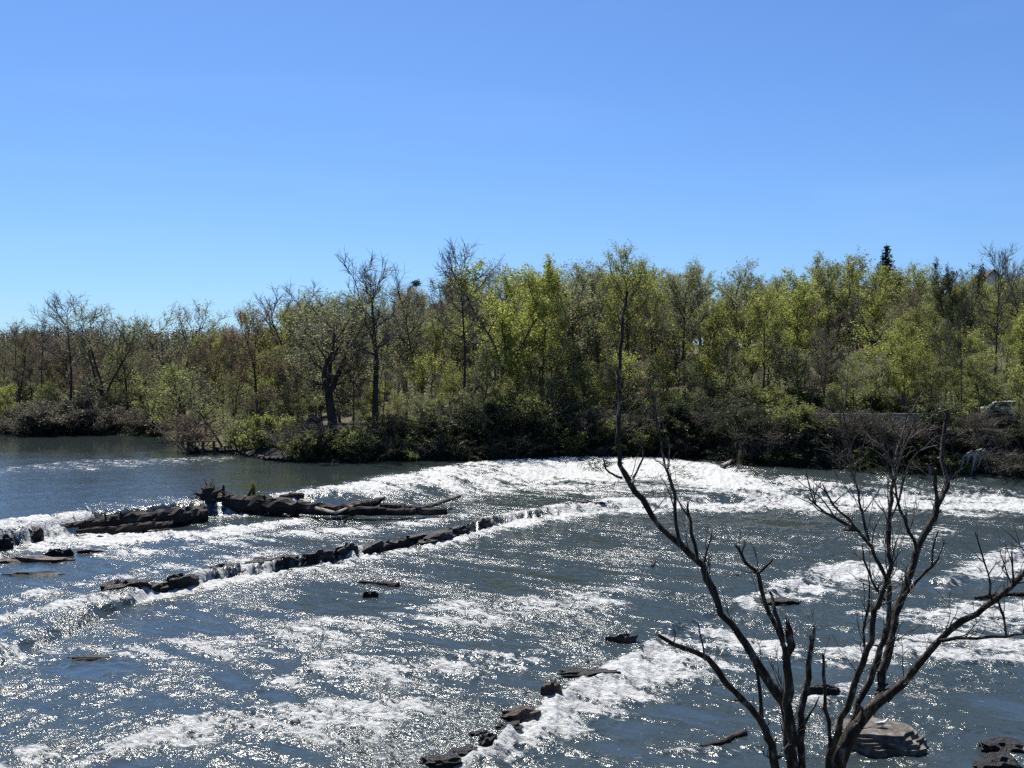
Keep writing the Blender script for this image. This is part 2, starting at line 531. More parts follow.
chop = np.clip(0.56 + 0.5 * FO + 0.5 * clump + 0.5 * streak, 0.08, 1.2) * (1 - calm) + calm * np.clip(0.012 + 0.28 * smooth((112 - WY) / 25.0) * smooth((-14 - WX) / 9.0) + 0.5 * FO + 0.10 * clump * smooth((125 - WY) / 25.0), 0.010, 1)
def billow(x, y):
    return 1 - 2 * np.abs(noise2(x, y))
H = 0.07 * chop * noise2(wa * 0.55, wb * 0.35)
H += 0.065 * chop * billow(wa * 1.2 + 0.3 * warp, wb * 0.8)
H += 0.035 * chop * noise2(wa * 2.1, wb * 1.6 + warp)
res = np.clip(1.4 - WY / 70.0, 0, 1)
H += 0.018 * chop * billow(wa * 3.3, wb * 2.6) * res
H += 0.010 * chop * noise2(WX * 7.0, WY * 5.5) * res
H += np.clip(FO, 0, 1) * (0.05 * billow(WX * 0.9, WY * 0.75) + 0.06 * billow(WX * 2.1 + 3, WY * 1.7) + 0.05 * noise2(WX * 5, WY * 4))
H += 0.006 * calm * noise2(WX * 0.25, WY * 0.5)
WZ = BASE + H * smooth(np.where(shore_s < 0, -shore_s / 2 + 0.3, 0))


def water_material():
    m, nt, out = new_mat("river_water")
    L = nt.links.new
    tc = N(nt, "TexCoord")
    fo = N(nt, "Attribute", attribute_name="foam")
    ch = N(nt, "Attribute", attribute_name="chop")
    mp = N(nt, "Mapping")
    m0 = N(nt, "Mapping")                      # x along the current, y across it
    m0.inputs["Rotation"].default_value = (0, 0, R(30))
    L(tc.outputs["Object"], m0.inputs["Vector"])
    mp.inputs["Scale"].default_value = (0.58, 1.0, 1.0)
    L(m0.outputs[0], mp.inputs["Vector"])
    a = N(nt, "TexNoise", Scale=2.7, Detail=3.0, Roughness=0.6, Distortion=0.6)
    b = N(nt, "TexNoise", Scale=10.0, Detail=3.0, Roughness=0.65, Distortion=0.4)
    for n in (a, b):
        L(mp.outputs[0], n.inputs["Vector"])
    hsum = math_node(nt, "ADD", a.outputs["Fac"], math_node(nt, "MULTIPLY", b.outputs["Fac"], 0.34))
    bp = N(nt, "Bump", Distance=0.17)
    L(hsum, bp.inputs["Height"])
    L(math_node(nt, "MULTIPLY", ch.outputs["Fac"], 1.0, clamp=True), bp.inputs["Strength"])
    w = N(nt, "BsdfPrincipled", Roughness=0.15, IOR=1.333)
    L(math_node(nt, "ADD", 0.055, math_node(nt, "MULTIPLY", ch.outputs["Fac"], 0.15, clamp=True)), w.inputs["Roughness"])
    w.inputs["Base Color"].default_value = (0.026, 0.036, 0.036, 1)
    L(bp.outputs[0], w.inputs["Normal"])
    # foam, also the white of the painted sparkle flecks
    f1 = N(nt, "TexNoise", Scale=3.2, Detail=7.0, Roughness=0.72, Distortion=0.8)
    L(mp.outputs[0], f1.inputs["Vector"])
    f2 = N(nt, "TexNoise", Scale=6.5, Detail=4.0, Roughness=0.65)
    L(mp.outputs[0], f2.inputs["Vector"])
    bf = N(nt, "Bump", Strength=1.0, Distance=0.3)
    L(math_node(nt, "ADD", f1.outputs["Fac"], math_node(nt, "MULTIPLY", f2.outputs["Fac"], 0.5)), bf.inputs["Height"])
    fd = N(nt, "BsdfPrincipled", Roughness=0.6)
    fd.inputs["Base Color"].default_value = (0.51, 0.525, 0.52, 1)
    L(bf.outputs[0], fd.inputs["Normal"])
    # foam amount against a fine pattern gives torn, lacy edges
    n1 = math_node(nt, "MULTIPLY", math_node(nt, "SUBTRACT", f1.outputs["Fac"], 0.5), 1.1)
    n2 = math_node(nt, "MULTIPLY", math_node(nt, "SUBTRACT", f2.outputs["Fac"], 0.5), 2.6)
    t = math_node(nt, "ADD", fo.outputs["Fac"], math_node(nt, "ADD", n1, n2))
    t2 = math_node(nt, "DIVIDE", math_node(nt, "SUBTRACT", t, 0.48), 0.42, clamp=True)
    mx = N(nt, "MixShader")
    L(t2, mx.inputs[0])
    L(w.outputs[0], mx.inputs[1])
    L(fd.outputs[0], mx.inputs[2])
    L(mx.outputs[0], out.inputs[0])
    return m


wme = grid_mesh("river", WX, WY, WZ, water_material())
for nm, arr in (("foam", foam), ("chop", chop)):
    at = wme.attributes.new(nm, "FLOAT", "POINT")
    at.data.foreach_set("value", arr.astype(np.float32).ravel())
tag(link("river_water", wme), kind="structure")

# ------------------------------------------------------------------ sky and sun
SUN_AZ, SUN_EL = R(-20), R(54)            # azimuth from +Y towards +X
world = bpy.data.worlds.new("World")
scene.world = world
world.use_nodes = True
nt = world.node_tree
nt.nodes.clear()
wo = nt.nodes.new("ShaderNodeOutputWorld")
bg = nt.nodes.new("ShaderNodeBackground")
bg.inputs["Strength"].default_value = 0.086
sky = nt.nodes.new("ShaderNodeTexSky")
sky.sky_type = "NISHITA"
sky.sun_disc = False
sky.sun_elevation = SUN_EL
sky.sun_rotation = SUN_AZ
sky.altitude = 150
sky.air_density = 1.0
sky.dust_density = 0.35
sky.ozone_density = 2.5
# a few thin wisps of cirrus
tc = nt.nodes.new("ShaderNodeTexCoord")
mp = nt.nodes.new("ShaderNodeMapping")
mp.inputs["Rotation"].default_value = (0, R(-30), R(20))
mp.inputs["Scale"].default_value = (1.6, 3.0, 9.0)
cn = nt.nodes.new("ShaderNodeTexNoise")
cn.inputs["Scale"].default_value = 1.3
cn.inputs["Detail"].default_value = 7
cn.inputs["Distortion"].default_value = 0.7
cr = ramp(nt, [(0.54, (0, 0, 0)), (0.8, (0.09, 0.09, 0.09))])
mixc = N(nt, "Mix", data_type="RGBA")
mixc.inputs[7].default_value = (9, 9.5, 10, 1)
nt.links.new(tc.outputs["Generated"], mp.inputs["Vector"])
nt.links.new(mp.outputs[0], cn.inputs["Vector"])
nt.links.new(cn.outputs["Fac"], cr.inputs[0])
nt.links.new(cr.outputs[0], mixc.inputs[0])
nt.links.new(sky.outputs[0], mixc.inputs[6])
tint = N(nt, "Mix", data_type="RGBA", blend_type="MULTIPLY")
tint.inputs[0].default_value = 1.0
tint.inputs[7].default_value = (0.372, 0.528, 0.765, 1)      # the deep blue of a clear dry spring sky
nt.links.new(mixc.outputs[2], tint.inputs[6])
nt.links.new(tint.outputs[2], bg.inputs["Color"])
nt.links.new(bg.outputs[0], wo.inputs[0])

sl = bpy.data.lights.new("sun", "SUN")
sl.energy = 5.0
sl.angle = R(0.53)
sl.color = (1.0, 0.95, 0.87)
so = bpy.data.objects.new("sun", sl)
COL.objects.link(so)
sv = Vector((math.sin(SUN_AZ) * math.cos(SUN_EL), math.cos(SUN_AZ) * math.cos(SUN_EL), math.sin(SUN_EL)))
so.rotation_euler = sv.to_track_quat("Z", "Y").to_euler()
so.location = (0, 0, 60)

scene.view_settings.view_transform = "Standard"
scene.view_settings.look = "None"
scene.view_settings.gamma = 1.0
scene.view_settings.exposure = 0.95
scene.view_settings.use_curve_mapping = False
scene.cycles.use_denoising = False
scene.cycles.sample_clamp_direct = 14.0
scene.cycles.sample_clamp_indirect = 4.0
scene.cycles.max_bounces = 6
scene.cycles.diffuse_bounces = 3
scene.cycles.transmission_bounces = 4
scene.cycles.caustics_reflective = False
scene.cycles.caustics_refractive = False

# ------------------------------------------------------------------ trees
def leaf_quads(lv, lf, p, s, rnd):
    """one leaf clump: a small bent diamond in a random attitude"""
    n = Vector((rnd.gauss(0, 1), rnd.gauss(0, 1), rnd.gauss(0, 1) + 0.3)).normalized()
    u = n.orthogonal().normalized()
    u = Quaternion(n, rnd.random() * 6.28) @ u
    w = n.cross(u)
    b = len(lv)
    a = s * rnd.uniform(0.7, 1.35)
    c = a * rnd.uniform(0.45, 0.75)
    lv += [tuple(p - u * a), tuple(p + w * c + n * a * 0.15), tuple(p + u * a), tuple(p - w * c + n * a * 0.1)]
    lf.append((b, b + 1, b + 2, b + 3))


def bend(p, d, L, n, rnd, wob, lift=0.0, droop=0.0):
    pts = [p.copy()]
    d = d.normalized()
    for i in range(n):
        d = (d + Vector((rnd.gauss(0, wob), rnd.gauss(0, wob), rnd.gauss(0, wob) + lift - droop * i / n))).normalized()
        p = p + d * (L / n)
        pts.append(p.copy())
    return pts


def pick(pts, t):
    f = t * (len(pts) - 1)
    i = min(int(f), len(pts) - 2)
    a, b = pts[i], pts[i + 1]
    return a.lerp(b, f - i), (b - a).normalized()


def make_tree(seed, H=15.0, r0=0.2, lean=0.0, fork=None, lo=0.35, spread=0.28, nlimb=14, nsub=6, ntwig=4, nleaf=7, leaf=0.14, updeg=(15, 65), wob=0.07, twig_r=0.014, twig_len=0.9, droop=0.0, top_fine=1.0):
    rnd = random.Random(seed)
    trunk, crown_w = MB(), MB()
    lv, lf = [], []
    leaders = []
    p0 = Vector((0, 0, -0.4))
    d0 = Vector((lean, rnd.gauss(0, 0.03), 1))
    if fork:
        base = bend(p0, d0, H * fork + 0.4, 5, rnd, wob * 0.6)
        rr = [r0 * (1.35 if i == 0 else 1 - 0.25 * i / 5) for i in range(6)]
        trunk.tube(base, rr, 8)
        k = rnd.choice([2, 3, 3])
        a0 = rnd.random() * 6.28
        for j in range(k):
            az = a0 + j * 6.28 / k + rnd.uniform(-.4, .4)
            tilt = rnd.uniform(0.22, 0.5)
            d = Vector((math.cos(az) * tilt + lean, math.sin(az) * tilt, 1))
            q = bend(base[-1], d, (H * (1 - fork)) * rnd.uniform(0.78, 0.95), 8, rnd, wob * 1.2, lift=0.03)
            trunk.tube(q, [r0 * 0.62 * (1 - i / 8.6) + 0.015 for i in range(9)], 6)
            leaders.append((q, r0 * 0.6, 0.12, nlimb // k + 1, 0.8))
    else:
        q = bend(p0, d0, H * 0.84 + 0.4, 11, rnd, wob * 0.5)
        trunk.tube(q, [r0 * (1.35 if i == 0 else 1 - 0.93 * i / 11) for i in range(12)], 8)
        leaders.append((q, r0, lo, nlimb, 1.0))
    for q, rb, l0, nl, sc in leaders:
        ga = rnd.random() * 6.28
        for i in range(nl):
            t = l0 + (0.97 - l0) * ((i + rnd.random() * 0.8) / nl)
            u = (t - l0) / (0.97 - l0)
            p, td = pick(q, t)
            ga += 2.4 + rnd.uniform(-.3, .3)
            el = R(updeg[0] + (updeg[1] - updeg[0]) * u + rnd.uniform(-10, 10))
            prof = (0.5 + 1.05 * u - 0.85 * u * u) * 1.2
            L = H * spread * sc * max(prof, 0.22) * rnd.uniform(0.75, 1.15)
            d = Vector((math.cos(ga) * math.cos(el), math.sin(ga) * math.cos(el), math.sin(el)))
            lp = bend(p, d, L, 6, rnd, wob * 1.6, lift=0.05, droop=droop)
            lr = min(rb * (1 - t) * 0.55 + 0.025, 0.11)
            trunk.tube(lp, [lr * (1 - j / 7.2) + 0.006 for j in range(7)], 5, cap=False)
            for s in range(nsub):
                ts = 0.22 + 0.78 * (s + rnd.random()) / nsub
                sp, sd = pick(lp, min(ts, 0.999))
                d2 = (sd + Vector((rnd.gauss(0, .55), rnd.gauss(0, .55), rnd.gauss(0.12, .45)))).normalized()
                L2 = L * rnd.uniform(0.25, 0.5) * (1.15 - 0.5 * ts) + 0.3
                sb = bend(sp, d2, L2, 4, rnd, wob * 2, lift=0.05, droop=droop)
                crown_w.tube(sb, [max(lr * 0.38, twig_r * 1.5) * (1 - j / 5.5) + twig_r * 0.4 for j in range(5)], 3, cap=False)
                for k in range(ntwig):
                    tt = (k + rnd.random()) / ntwig
                    tp, td2 = pick(sb, min(0.15 + 0.85 * tt, 0.999))
                    d3 = (td2 + Vector((rnd.gauss(0, .6), rnd.gauss(0, .6), rnd.gauss(0.15, .5)))).normalized()
                    tl = twig_len * rnd.uniform(0.5, 1.25)
                    tw = bend(tp, d3, tl, 2, rnd, wob * 2, droop=droop)
                    crown_w.tube(tw, [twig_r, twig_r * 0.8, twig_r * 0.4], 3, cap=False)
                    for _ in range(nleaf):
                        pp, _d = pick(tw, rnd.random() * 0.999)
                        leaf_quads(lv, lf, pp + Vector((rnd.gauss(0, .22), rnd.gauss(0, .22), rnd.gauss(0, .2))), leaf, rnd)
    crown_w.quad_mesh(lv, lf, 1)
    return trunk, crown_w, H


KIT = {}


def kit(name, bark="bark", **kw):
    t, c, H = make_tree(**kw)
    zs = sorted(v[2] for v in c.v)
    H = zs[int(len(zs) * .996)]                # true height of the grown crown
    KIT[name] = (t.mesh(name + "_trunk", M[bark]), c.mesh(name + "_crown", [M["twig"], M["leaf"]]), H)


kit("oval_a", seed=1, H=15, r0=.19, lo=.28, spread=.30, nlimb=17, nsub=7, ntwig=5, nleaf=18, leaf=.099)
kit("oval_b", seed=2, H=15, r0=.21, fork=.3, spread=.30, nlimb=18, nsub=7, ntwig=5, nleaf=16, leaf=.099)
kit("oval_c", seed=3, H=15, r0=.17, lo=.38, spread=.27, nlimb=15, nsub=7, ntwig=5, nleaf=18, leaf=.086)
kit("budding_a", seed=4, H=15, r0=.19, lo=.38, spread=.28, nlimb=15, nsub=7, ntwig=6, nleaf=7, leaf=.073, twig_r=.017)
kit("budding_b", seed=5, H=15, r0=.20, fork=.35, spread=.28, nlimb=17, nsub=7, ntwig=6, nleaf=7, leaf=.073, twig_r=.017)
kit("budding_c", seed=6, H=15, r0=.15, lo=.5, spread=.2, nlimb=12, nsub=7, ntwig=6, nleaf=9, leaf=.079)
kit("tall_a", seed=7, H=18, r0=.2, lo=.58, spread=.22, nlimb=15, nsub=8, ntwig=6, nleaf=12, leaf=.073, updeg=(25, 75))
kit("tall_b", seed=8, H=18, r0=.18, lo=.5, spread=.2, nlimb=15, nsub=7, ntwig=5, nleaf=12, leaf=.079, updeg=(25, 70))
kit("bare_vase", seed=9, H=16, r0=.3, fork=.42, spread=.25, nlimb=18, nsub=8, ntwig=7, nleaf=0, updeg=(25, 65), twig_r=.019, wob=.1)
kit("bare_tall", seed=10, H=18, r0=.19, lo=.5, spread=.2, nlimb=15, nsub=8, ntwig=7, nleaf=0, updeg=(25, 65), twig_r=.019, wob=.1)
kit("bare_slim", seed=12, H=16, r0=.12, lo=.45, spread=.15, nlimb=12, nsub=6, ntwig=6, nleaf=0, updeg=(25, 65), twig_r=.012, wob=.09)
kit("vase_big", seed=23, H=16, r0=.5, lean=-.02, fork=.34, spread=.42, nlimb=24, nsub=8, ntwig=6, nleaf=7, leaf=.079, wob=.075, updeg=(5, 60))
kit("vase_bud", seed=14, H=14, r0=.25, fork=.2, spread=.36, nlimb=18, nsub=7, ntwig=6, nleaf=6, leaf=.079, wob=.1, updeg=(10, 60), twig_r=.018)
kit("sapling_a", seed=15, H=8, r0=.08, lo=.2, spread=.32, nlimb=14, nsub=5, ntwig=4, nleaf=16, leaf=.079, twig_len=.7)
kit("sapling_b", seed=16, H=8, r0=.07, fork=.15, spread=.3, nlimb=14, nsub=5, ntwig=4, nleaf=9, leaf=.073, twig_len=.7)
kit("leaning", seed=17, H=9, r0=.16, lean=-.55, lo=.45, spread=.4, nlimb=12, nsub=6, ntwig=5, nleaf=7, leaf=.079)


def make_shrub(seed, H=3.0, W=2.2, nst=14, nsub=5, ntw=5, nleaf=4, leaf=.1, droop=.1):
    rnd = random.Random(seed)
    st, cr = MB(), MB()
    lv, lf = [], []
    for i in range(nst):
        az = rnd.random() * 6.28
        out = rnd.random() ** 0.6
        d = Vector((math.cos(az) * out * W / H, math.sin(az) * out * W / H, 1))
        q = bend(Vector((math.cos(az) * .25 * out * W, math.sin(az) * .25 * out * W, -.3)), d, H * rnd.uniform(.7, 1.1), 5, rnd, .12, droop=droop)
        st.tube(q, [.035 * (1 - j / 6.5) + .008 for j in range(6)], 4, cap=False)
        for s in range(nsub):
            p, td = pick(q, .15 + .84 * (s + rnd.random()) / nsub * .98)
            d2 = (td + Vector((rnd.gauss(0, .7), rnd.gauss(0, .7), rnd.gauss(0, .5)))).normalized()
            sb = bend(p, d2, H * rnd.uniform(.2, .4), 3, rnd, .15, droop=droop)
            cr.tube(sb, [.014, .012, .01, .006], 3, cap=False)
            for k in range(ntw):
                tp, t2 = pick(sb, .999 * rnd.random())
                d3 = (t2 + Vector((rnd.gauss(0, .8), rnd.gauss(0, .8), rnd.gauss(0, .6)))).normalized()
                tw = bend(tp, d3, rnd.uniform(.25, .6), 2, rnd, .2)
                cr.tube(tw, [.010, .008, .004], 3, cap=False)
                for _ in range(nleaf):
                    pp, _d = pick(tw, .999 * rnd.random())
                    leaf_quads(lv, lf, pp + Vector((rnd.gauss(0, .12), rnd.gauss(0, .12), rnd.gauss(0, .1))), leaf, rnd)
    cr.quad_mesh(lv, lf, 1)
    return st, cr


def kit_shrub(name, bark="twig", H=3.0, **kw):
    s, c = make_shrub(H=H, **kw)
    KIT[name] = (s.mesh(name + "_stems", M[bark]), c.mesh(name + "_crown", [M["twig"], M["leaf"]]), H)


kit_shrub("shrub_leafy", seed=31, nst=16, nleaf=16, leaf=.079)
kit_shrub("shrub_loose", seed=32, nst=14, nleaf=9, leaf=.073, W=2.8)
kit_shrub("shrub_twiggy", seed=33, nst=20, nsub=7, ntw=7, nleaf=2, leaf=.059, W=2.6)
kit_shrub("shrub_round", seed=34, nst=26, nsub=7, ntw=7, nleaf=9, leaf=.066, W=3.2, droop=.3)

TREES = []


def plant(k, loc, height, color, label, cat="tree", group=None, name=None, wide=1.0, rz=None, rnd=random):
    """a tree or shrub of the kit stood at loc: thing > trunk, crown"""
    tm, cm, H = KIT[k]
    s = height / H
    is_tree = cat == "tree"
    o = empty(name or ("tree" if is_tree else "shrub"), loc, rnd.random() * 6.28 if rz is None else rz)
    o.scale = (s * wide, s * wide, s)
    t = link("trunk" if is_tree else "stems", tm, o)
    c = link("crown" if is_tree else "foliage", cm, o)
    c.color = (*color, 1)
    tag(o, label, cat, group)
    return o


def tree_at(k, px, dist, top, color, label, **kw):
    p = at_dist(px, 400, dist)
    z = gz(p.x, p.y)
    h = max(at_dist(px, top, dist).z - z, 1.5)
    return plant(k, (p.x, p.y, z - 0.05), h * 1.02, color, label, **kw)


def shrub_at(k, px, dist, h, color, label, **kw):
    p = at_dist(px, 400, dist)
    return plant(k, (p.x, p.y, gz(p.x, p.y) - 0.05), h, color, label, cat="shrub", **kw)


YEL = (0.295, 0.33, 0.082)      # bright yellow-green spring leaves
YGR = (0.26, 0.285, 0.08)
OLI = (0.21, 0.235, 0.086)
GRY = (0.21, 0.228, 0.122)      # grey-green buds
RED = (0.19, 0.125, 0.08)      # reddish buds
DRK = (0.030, 0.042, 0.018)
BRN = (0.13, 0.11, 0.075)

# --- trees one can tell apart, left to right
tree_at("budding_b", 18, 150, 322, BRN, "dark budding tree at the far left edge above grey waterside bushes", wide=.9)
tree_at("bare_tall", 68, 150, 295, BRN, "tallest leafless tree of the far left shore, thin straight trunk", wide=1.3)
tree_at("bare_slim", 38, 152, 306, BRN, "slim bare sapling leaning left beside the tall leafless left shore tree", rz=2.0)
tree_at("vase_bud", 104, 147, 306, GRY, "pale budding tree with wide dark forked limbs on the left shore", wide=1.0)
tree_at("budding_b", 128, 149, 320, GRY, "smaller pale budding tree right of the wide forked left shore tree", wide=1.0)
tree_at("vase_bud", 180, 150, 303, GRY, "open vase-shaped tree standing alone against the sky on the left", wide=1.0, rz=1.0)
tree_at("sapling_a", 45, 142, 382, OLI, "rounded olive young tree behind the grey bushes at far left", wide=1.25)
tree_at("sapling_a", 8, 141, 385, YGR, "yellow-green young tree cut by the left edge of the photo", wide=1.2)
tree_at("sapling_a", 112, 142, 392, OLI, "low yellow-green young tree above the grey bushes, under the forked tree", wide=1.2)
tree_at("sapling_b", 150, 134, 372, OLI, "olive leafy young tree between the left shore and the wooded point", wide=1.3)
tree_at("sapling_a", 178, 124, 366, OLI, "large olive young tree behind the reddish bush of the point", wide=1.3)
tree_at("leaning", 224, 106, 372, GRY, "tree leaning left over the plank bench at the wooded point", rz=0.1)
tree_at("bare_slim", 232, 112, 338, BRN, "thin slanting leafless pole tree behind the leaning tree of the point", rz=0.5)
tree_at("budding_a", 215, 132, 330, RED, "reddish budding tree rising behind the wooded point", wide=1.0)
tree_at("budding_b", 258, 112, 305, RED, "red-brown budding tree with fine twigs left of the big dark-trunked tree", wide=1.0)
tree_at("bare_vase", 290, 118, 283, GRY, "leafless grey-crowned tree poking above the left part of the wood", wide=1.1)
tree_at("vase_big", 336, 102.5, 287, GRY, "big spreading riverside tree with thick dark forked trunk and thin leaves", wide=1.3, rz=0.3)
tree_at("bare_vase", 376, 104, 254, BRN, "tall leafless tree with a broad bare fan-shaped crown against the sky", wide=1.0, rz=1.6)
tree_at("bare_slim", 416, 116, 266, BRN, "slim leafless tree holding a dark nest near its top", wide=1.2)
tree_at("bare_tall", 461, 106, 244, BRN, "tall leafless tree with a winding bare trunk left of the bright green tree", wide=.95, rz=.7)
tree_at("oval_b", 508, 108, 260, YEL, "broad bright yellow-green tree, fullest crown in the middle of the wood", wide=1.05)
tree_at("oval_c", 540, 111, 268, YEL, "yellow-green tree pressed against the right side of the brightest crown", wide=.8)
tree_at("budding_c", 572, 113, 266, GRY, "grey-green slender tree right of the brightest yellow-green crown", wide=1.2)
tree_at("budding_a", 598, 118, 264, GRY, "grey-green tree just left of the round-topped tree with radiating twigs", wide=.9)
tree_at("tall_a", 627, 116, 248, YGR, "round-topped tree with radiating twigs, rising highest in the centre", wide=1.1)
tree_at("sapling_a", 618, 106, 352, YEL, "brightest lime-green young tree low in the centre of the wood", wide=1.1)
tree_at("tall_a", 684, 112, 264, GRY, "grey-olive round-crowned tree with a sunlit straight trunk", wide=1.2, rz=2.2)
tree_at("budding_c", 733, 118, 263, OLI, "small-topped dark olive tree in the dip of the skyline", wide=1.1)
tree_at("oval_c", 762, 108, 290, YGR, "yellow-green tree over the small side waterfall", wide=1.0)
tree_at("oval_a", 797, 113, 272, YEL, "full yellow-green tree with layered lit foliage right of the dip", wide=.95, rz=3.0)
tree_at("oval_b", 832, 118, 254, OLI, "tall olive tree making the high rounded top on the right", wide=.9)
tree_at("budding_b", 826, 98, 330, BRN, "dark thin-limbed budding tree in front of the tall olive tree", wide=.8)
tree_at("oval_b", 872, 124, 262, YGR, "olive-yellow tree under the small dark conifer tip", wide=.9, rz=2)
tree_at("oval_c", 908, 124, 266, YGR, "yellow-green rounded crown right of the small dark conifer tip", wide=1.0)
tree_at("oval_a", 905, 98, 312, YGR, "light green lacy tree with several thin trunks above the pale road wall", wide=.8)
tree_at("oval_b", 955, 108, 262, DRK, "darkest green tall tree near the right edge of the wood", wide=.62)
tree_at("bare_tall", 992, 108, 246, GRY, "tall leafless tree in front of the white-gabled house", wide=.8)
tree_at("bare_vase", 1020, 116, 246, GRY, "hazy leafless tree at the right edge against the sky", wide=.9)
tree_at("oval_c", 1022, 101, 306, YEL, "yellow-green tree cut by the right edge beside the parked car", wide=.8)
tree_at("tall_b", 962, 92, 300, DRK, "dark straight pole-like tree rising from the road edge left of the car", wide=.55)
tree_at("bare_tall", 948, 96, 318, BRN, "thin leafless pole tree second from the car, behind the road wall", wide=.6)

# conifer
def conifer(px, dist, top, w, label):
    rnd = random.Random(5)
    p = at_dist(px, 400, dist)
    z = gz(p.x, p.y)
    H = at_dist(px, top, dist).z - z
    o = empty("conifer_tree", (p.x, p.y, z))
    tag(o, label, "tree")
    t = MB()
    t.tube([(0, 0, -.3), (0.05, 0, H * .5), (0, 0, H)], [.22, .13, .02], 6)
    t.build("trunk", M["bark"], o)
    c = MB()
    lv, lf = [], []
    z0 = H * .35
    while z0 < H - .15:
        u = (H - z0) / (H * .65)
        for k in range(7):
            a = rnd.random() * 6.28
            L = w * u * rnd.uniform(.55, 1.15) + .15
            pts = bend(Vector((0, 0, z0)), Vector((math.cos(a), math.sin(a), .15)), L, 3, rnd, .08, droop=.15)
            c.tube(pts, [.03, .025, .02, .01], 3, cap=False)
            for _ in range(int(16 * L) + 4):
                q, _d = pick(pts, rnd.random() * .999)
                leaf_quads(lv, lf, q + Vector((rnd.gauss(0, .1), rnd.gauss(0, .1), rnd.gauss(-.08, .1))), .13, rnd)
        z0 += .38
    c.quad_mesh(lv, lf, 1)
    k = c.build("crown", [M["bark"], M["leaf"]], o)
    k.color = (0.02, 0.032, 0.018, 1)


conifer(886, 140, 243, 4.0, "small dark pointed conifer tip standing above the right skyline")

# --- the rest of the wood, each tree its own object; labels say where and which
SKY_X = [-60, 0, 60, 100, 140, 180, 215, 240, 270, 290, 330, 350, 380, 405, 440, 475, 510, 545, 570, 600, 625, 650, 685, 720, 760, 790, 830, 870, 900, 935, 960, 990, 1024, 1100]
SKY_Y = [330, 328, 322, 330, 330, 328, 330, 325, 308, 300, 292, 292, 286, 284, 278, 270, 266, 270, 270, 266, 264, 270, 268, 272, 275, 268, 260, 264, 266, 268, 268, 270, 268, 268]
ROWS = [("far back in the wood", 150, 22, (0, 10)), ("in the middle of the wood", 130, 22, (4, 22)), ("inside the wood", 117, 24, (16, 50)), ("at the front of the wood", 106, 25, (50, 100))]
COLN = [(YGR, "yellow-green"), (OLI, "olive"), (GRY, "grey-green"), (BRN, "brown budding"), (YEL, "bright lime")]
SEG = [(-80, 185, "on the far left shore"), (185, 270, "left of the big spreading riverside tree"), (270, 345, "around the big spreading riverside tree"), (345, 470, "between the two tallest leafless trees"), (470, 600, "around the brightest crown above the dark bank"),
       (600, 700, "behind the central white rapids"), (700, 800, "above the side waterfall"), (800, 900, "left of the pale road wall"), (900, 1150, "near the parked car")]
rt = random.Random(99)
todo = []

for off, step, a, b in ((7, 25, 105, 140), (12, 22, 85, 130), (18, 22, 60, 115), (25, 17, 70, 125)):
    px = 700 if off > 20 else -8 if off > 8 else 190
    while px < (730 if off < 8 else 1050):
        k = rt.choice(["sapling_a", "sapling_b", "sapling_a", "sapling_b", "budding_c"] if px < 730 else ["budding_c", "budding_a", "bare_slim", "oval_c", "sapling_b"] if off < 20 else ["sapling_a", "sapling_b"])
        cw = [.32, .3, .27, .03, .08] if px > 440 else [.12, .35, .4, .13, 0]
        if off < 24 and 990 < px < 1030:
            px += 9
            continue
        if off < 14 and (300 < px < 356 or 364 < px < 392):
            px += 9
            continue
        todo.append((k, px, ys_at(px) + off + rt.uniform(-2, 2), float(np.interp(px, SKY_X, SKY_Y)) + rt.uniform(a, b), rt.choices(range(5), cw)[0], "low", rt.uniform(1.0, 1.5), rt.random() * 6.28))
        px += step * rt.uniform(.7, 1.3) * (1.35 if px > 730 and off < 20 else 1)

for depth, dist, step, (a, b) in ROWS:
    px = 236 - (30 if dist > 110 else 0)
    while px < 1060:
        d = dist + rt.uniform(-4, 5)
        top = float(np.interp(px, SKY_X, SKY_Y)) + rt.uniform(a, b)
        if dist > 140:
            ks, cw = ["oval_a", "oval_b", "budding_a", "budding_b", "oval_c"], [.3, .3, .25, .15, 0]
        elif dist > 110:
            ks, cw = ["oval_b", "budding_a", "budding_c", "oval_c", "tall_b", "bare_slim"], [.28, .26, .2, .2, .06]
        else:
            ks, cw = ["budding_c", "sapling_a", "sapling_b", "oval_c", "bare_slim", "budding_b"], [.2, .33, .25, .12, .1]
        if px < 440: cw = [.1, .3, .35, .25, 0]
        k = rt.choice(ks)
        ci = rt.choices(range(5), cw)[0]
        todo.append((k, px, d, top, ci, depth, rt.uniform(.85, 1.2) * (1.25 if k.startswith("sapling") else 1), rt.random() * 6.28))
        px += step * rt.uniform(.7, 1.3)
# left shore backing trees
px = -10
while px < 235:
    d = rt.uniform(156, 172)
    todo.append((rt.choice(["budding_a", "budding_b", "bare_slim", "budding_c", "oval_c"]), px, d, float(np.interp(px, SKY_X, SKY_Y)) + rt.uniform(6, 34), rt.choices(range(5), [.05, .3, .25, .4, 0])[0], "behind the left shore", rt.uniform(.9, 1.2), rt.random() * 6.28))
    px += 15 * rt.uniform(.7, 1.3)
ORD = ["leftmost"] + [w + " from left" for w in "second third fourth fifth sixth seventh eighth ninth tenth eleventh twelfth thirteenth fourteenth fifteenth".split()]
bins = {}
for it in todo:
    if it[5] == "behind the left shore":
        where = "behind the left shore bushes"
    else:
        where = next(s for x0, x1, s in SEG if x0 <= it[1] < x1)
    bare = it[0].startswith("bare")
    look = "slim leafless" if bare else COLN[it[4]][1]
    depth = "" if it[5].startswith("behind") else it[5] + " "
    bins.setdefault((look, depth, where), []).append(it)
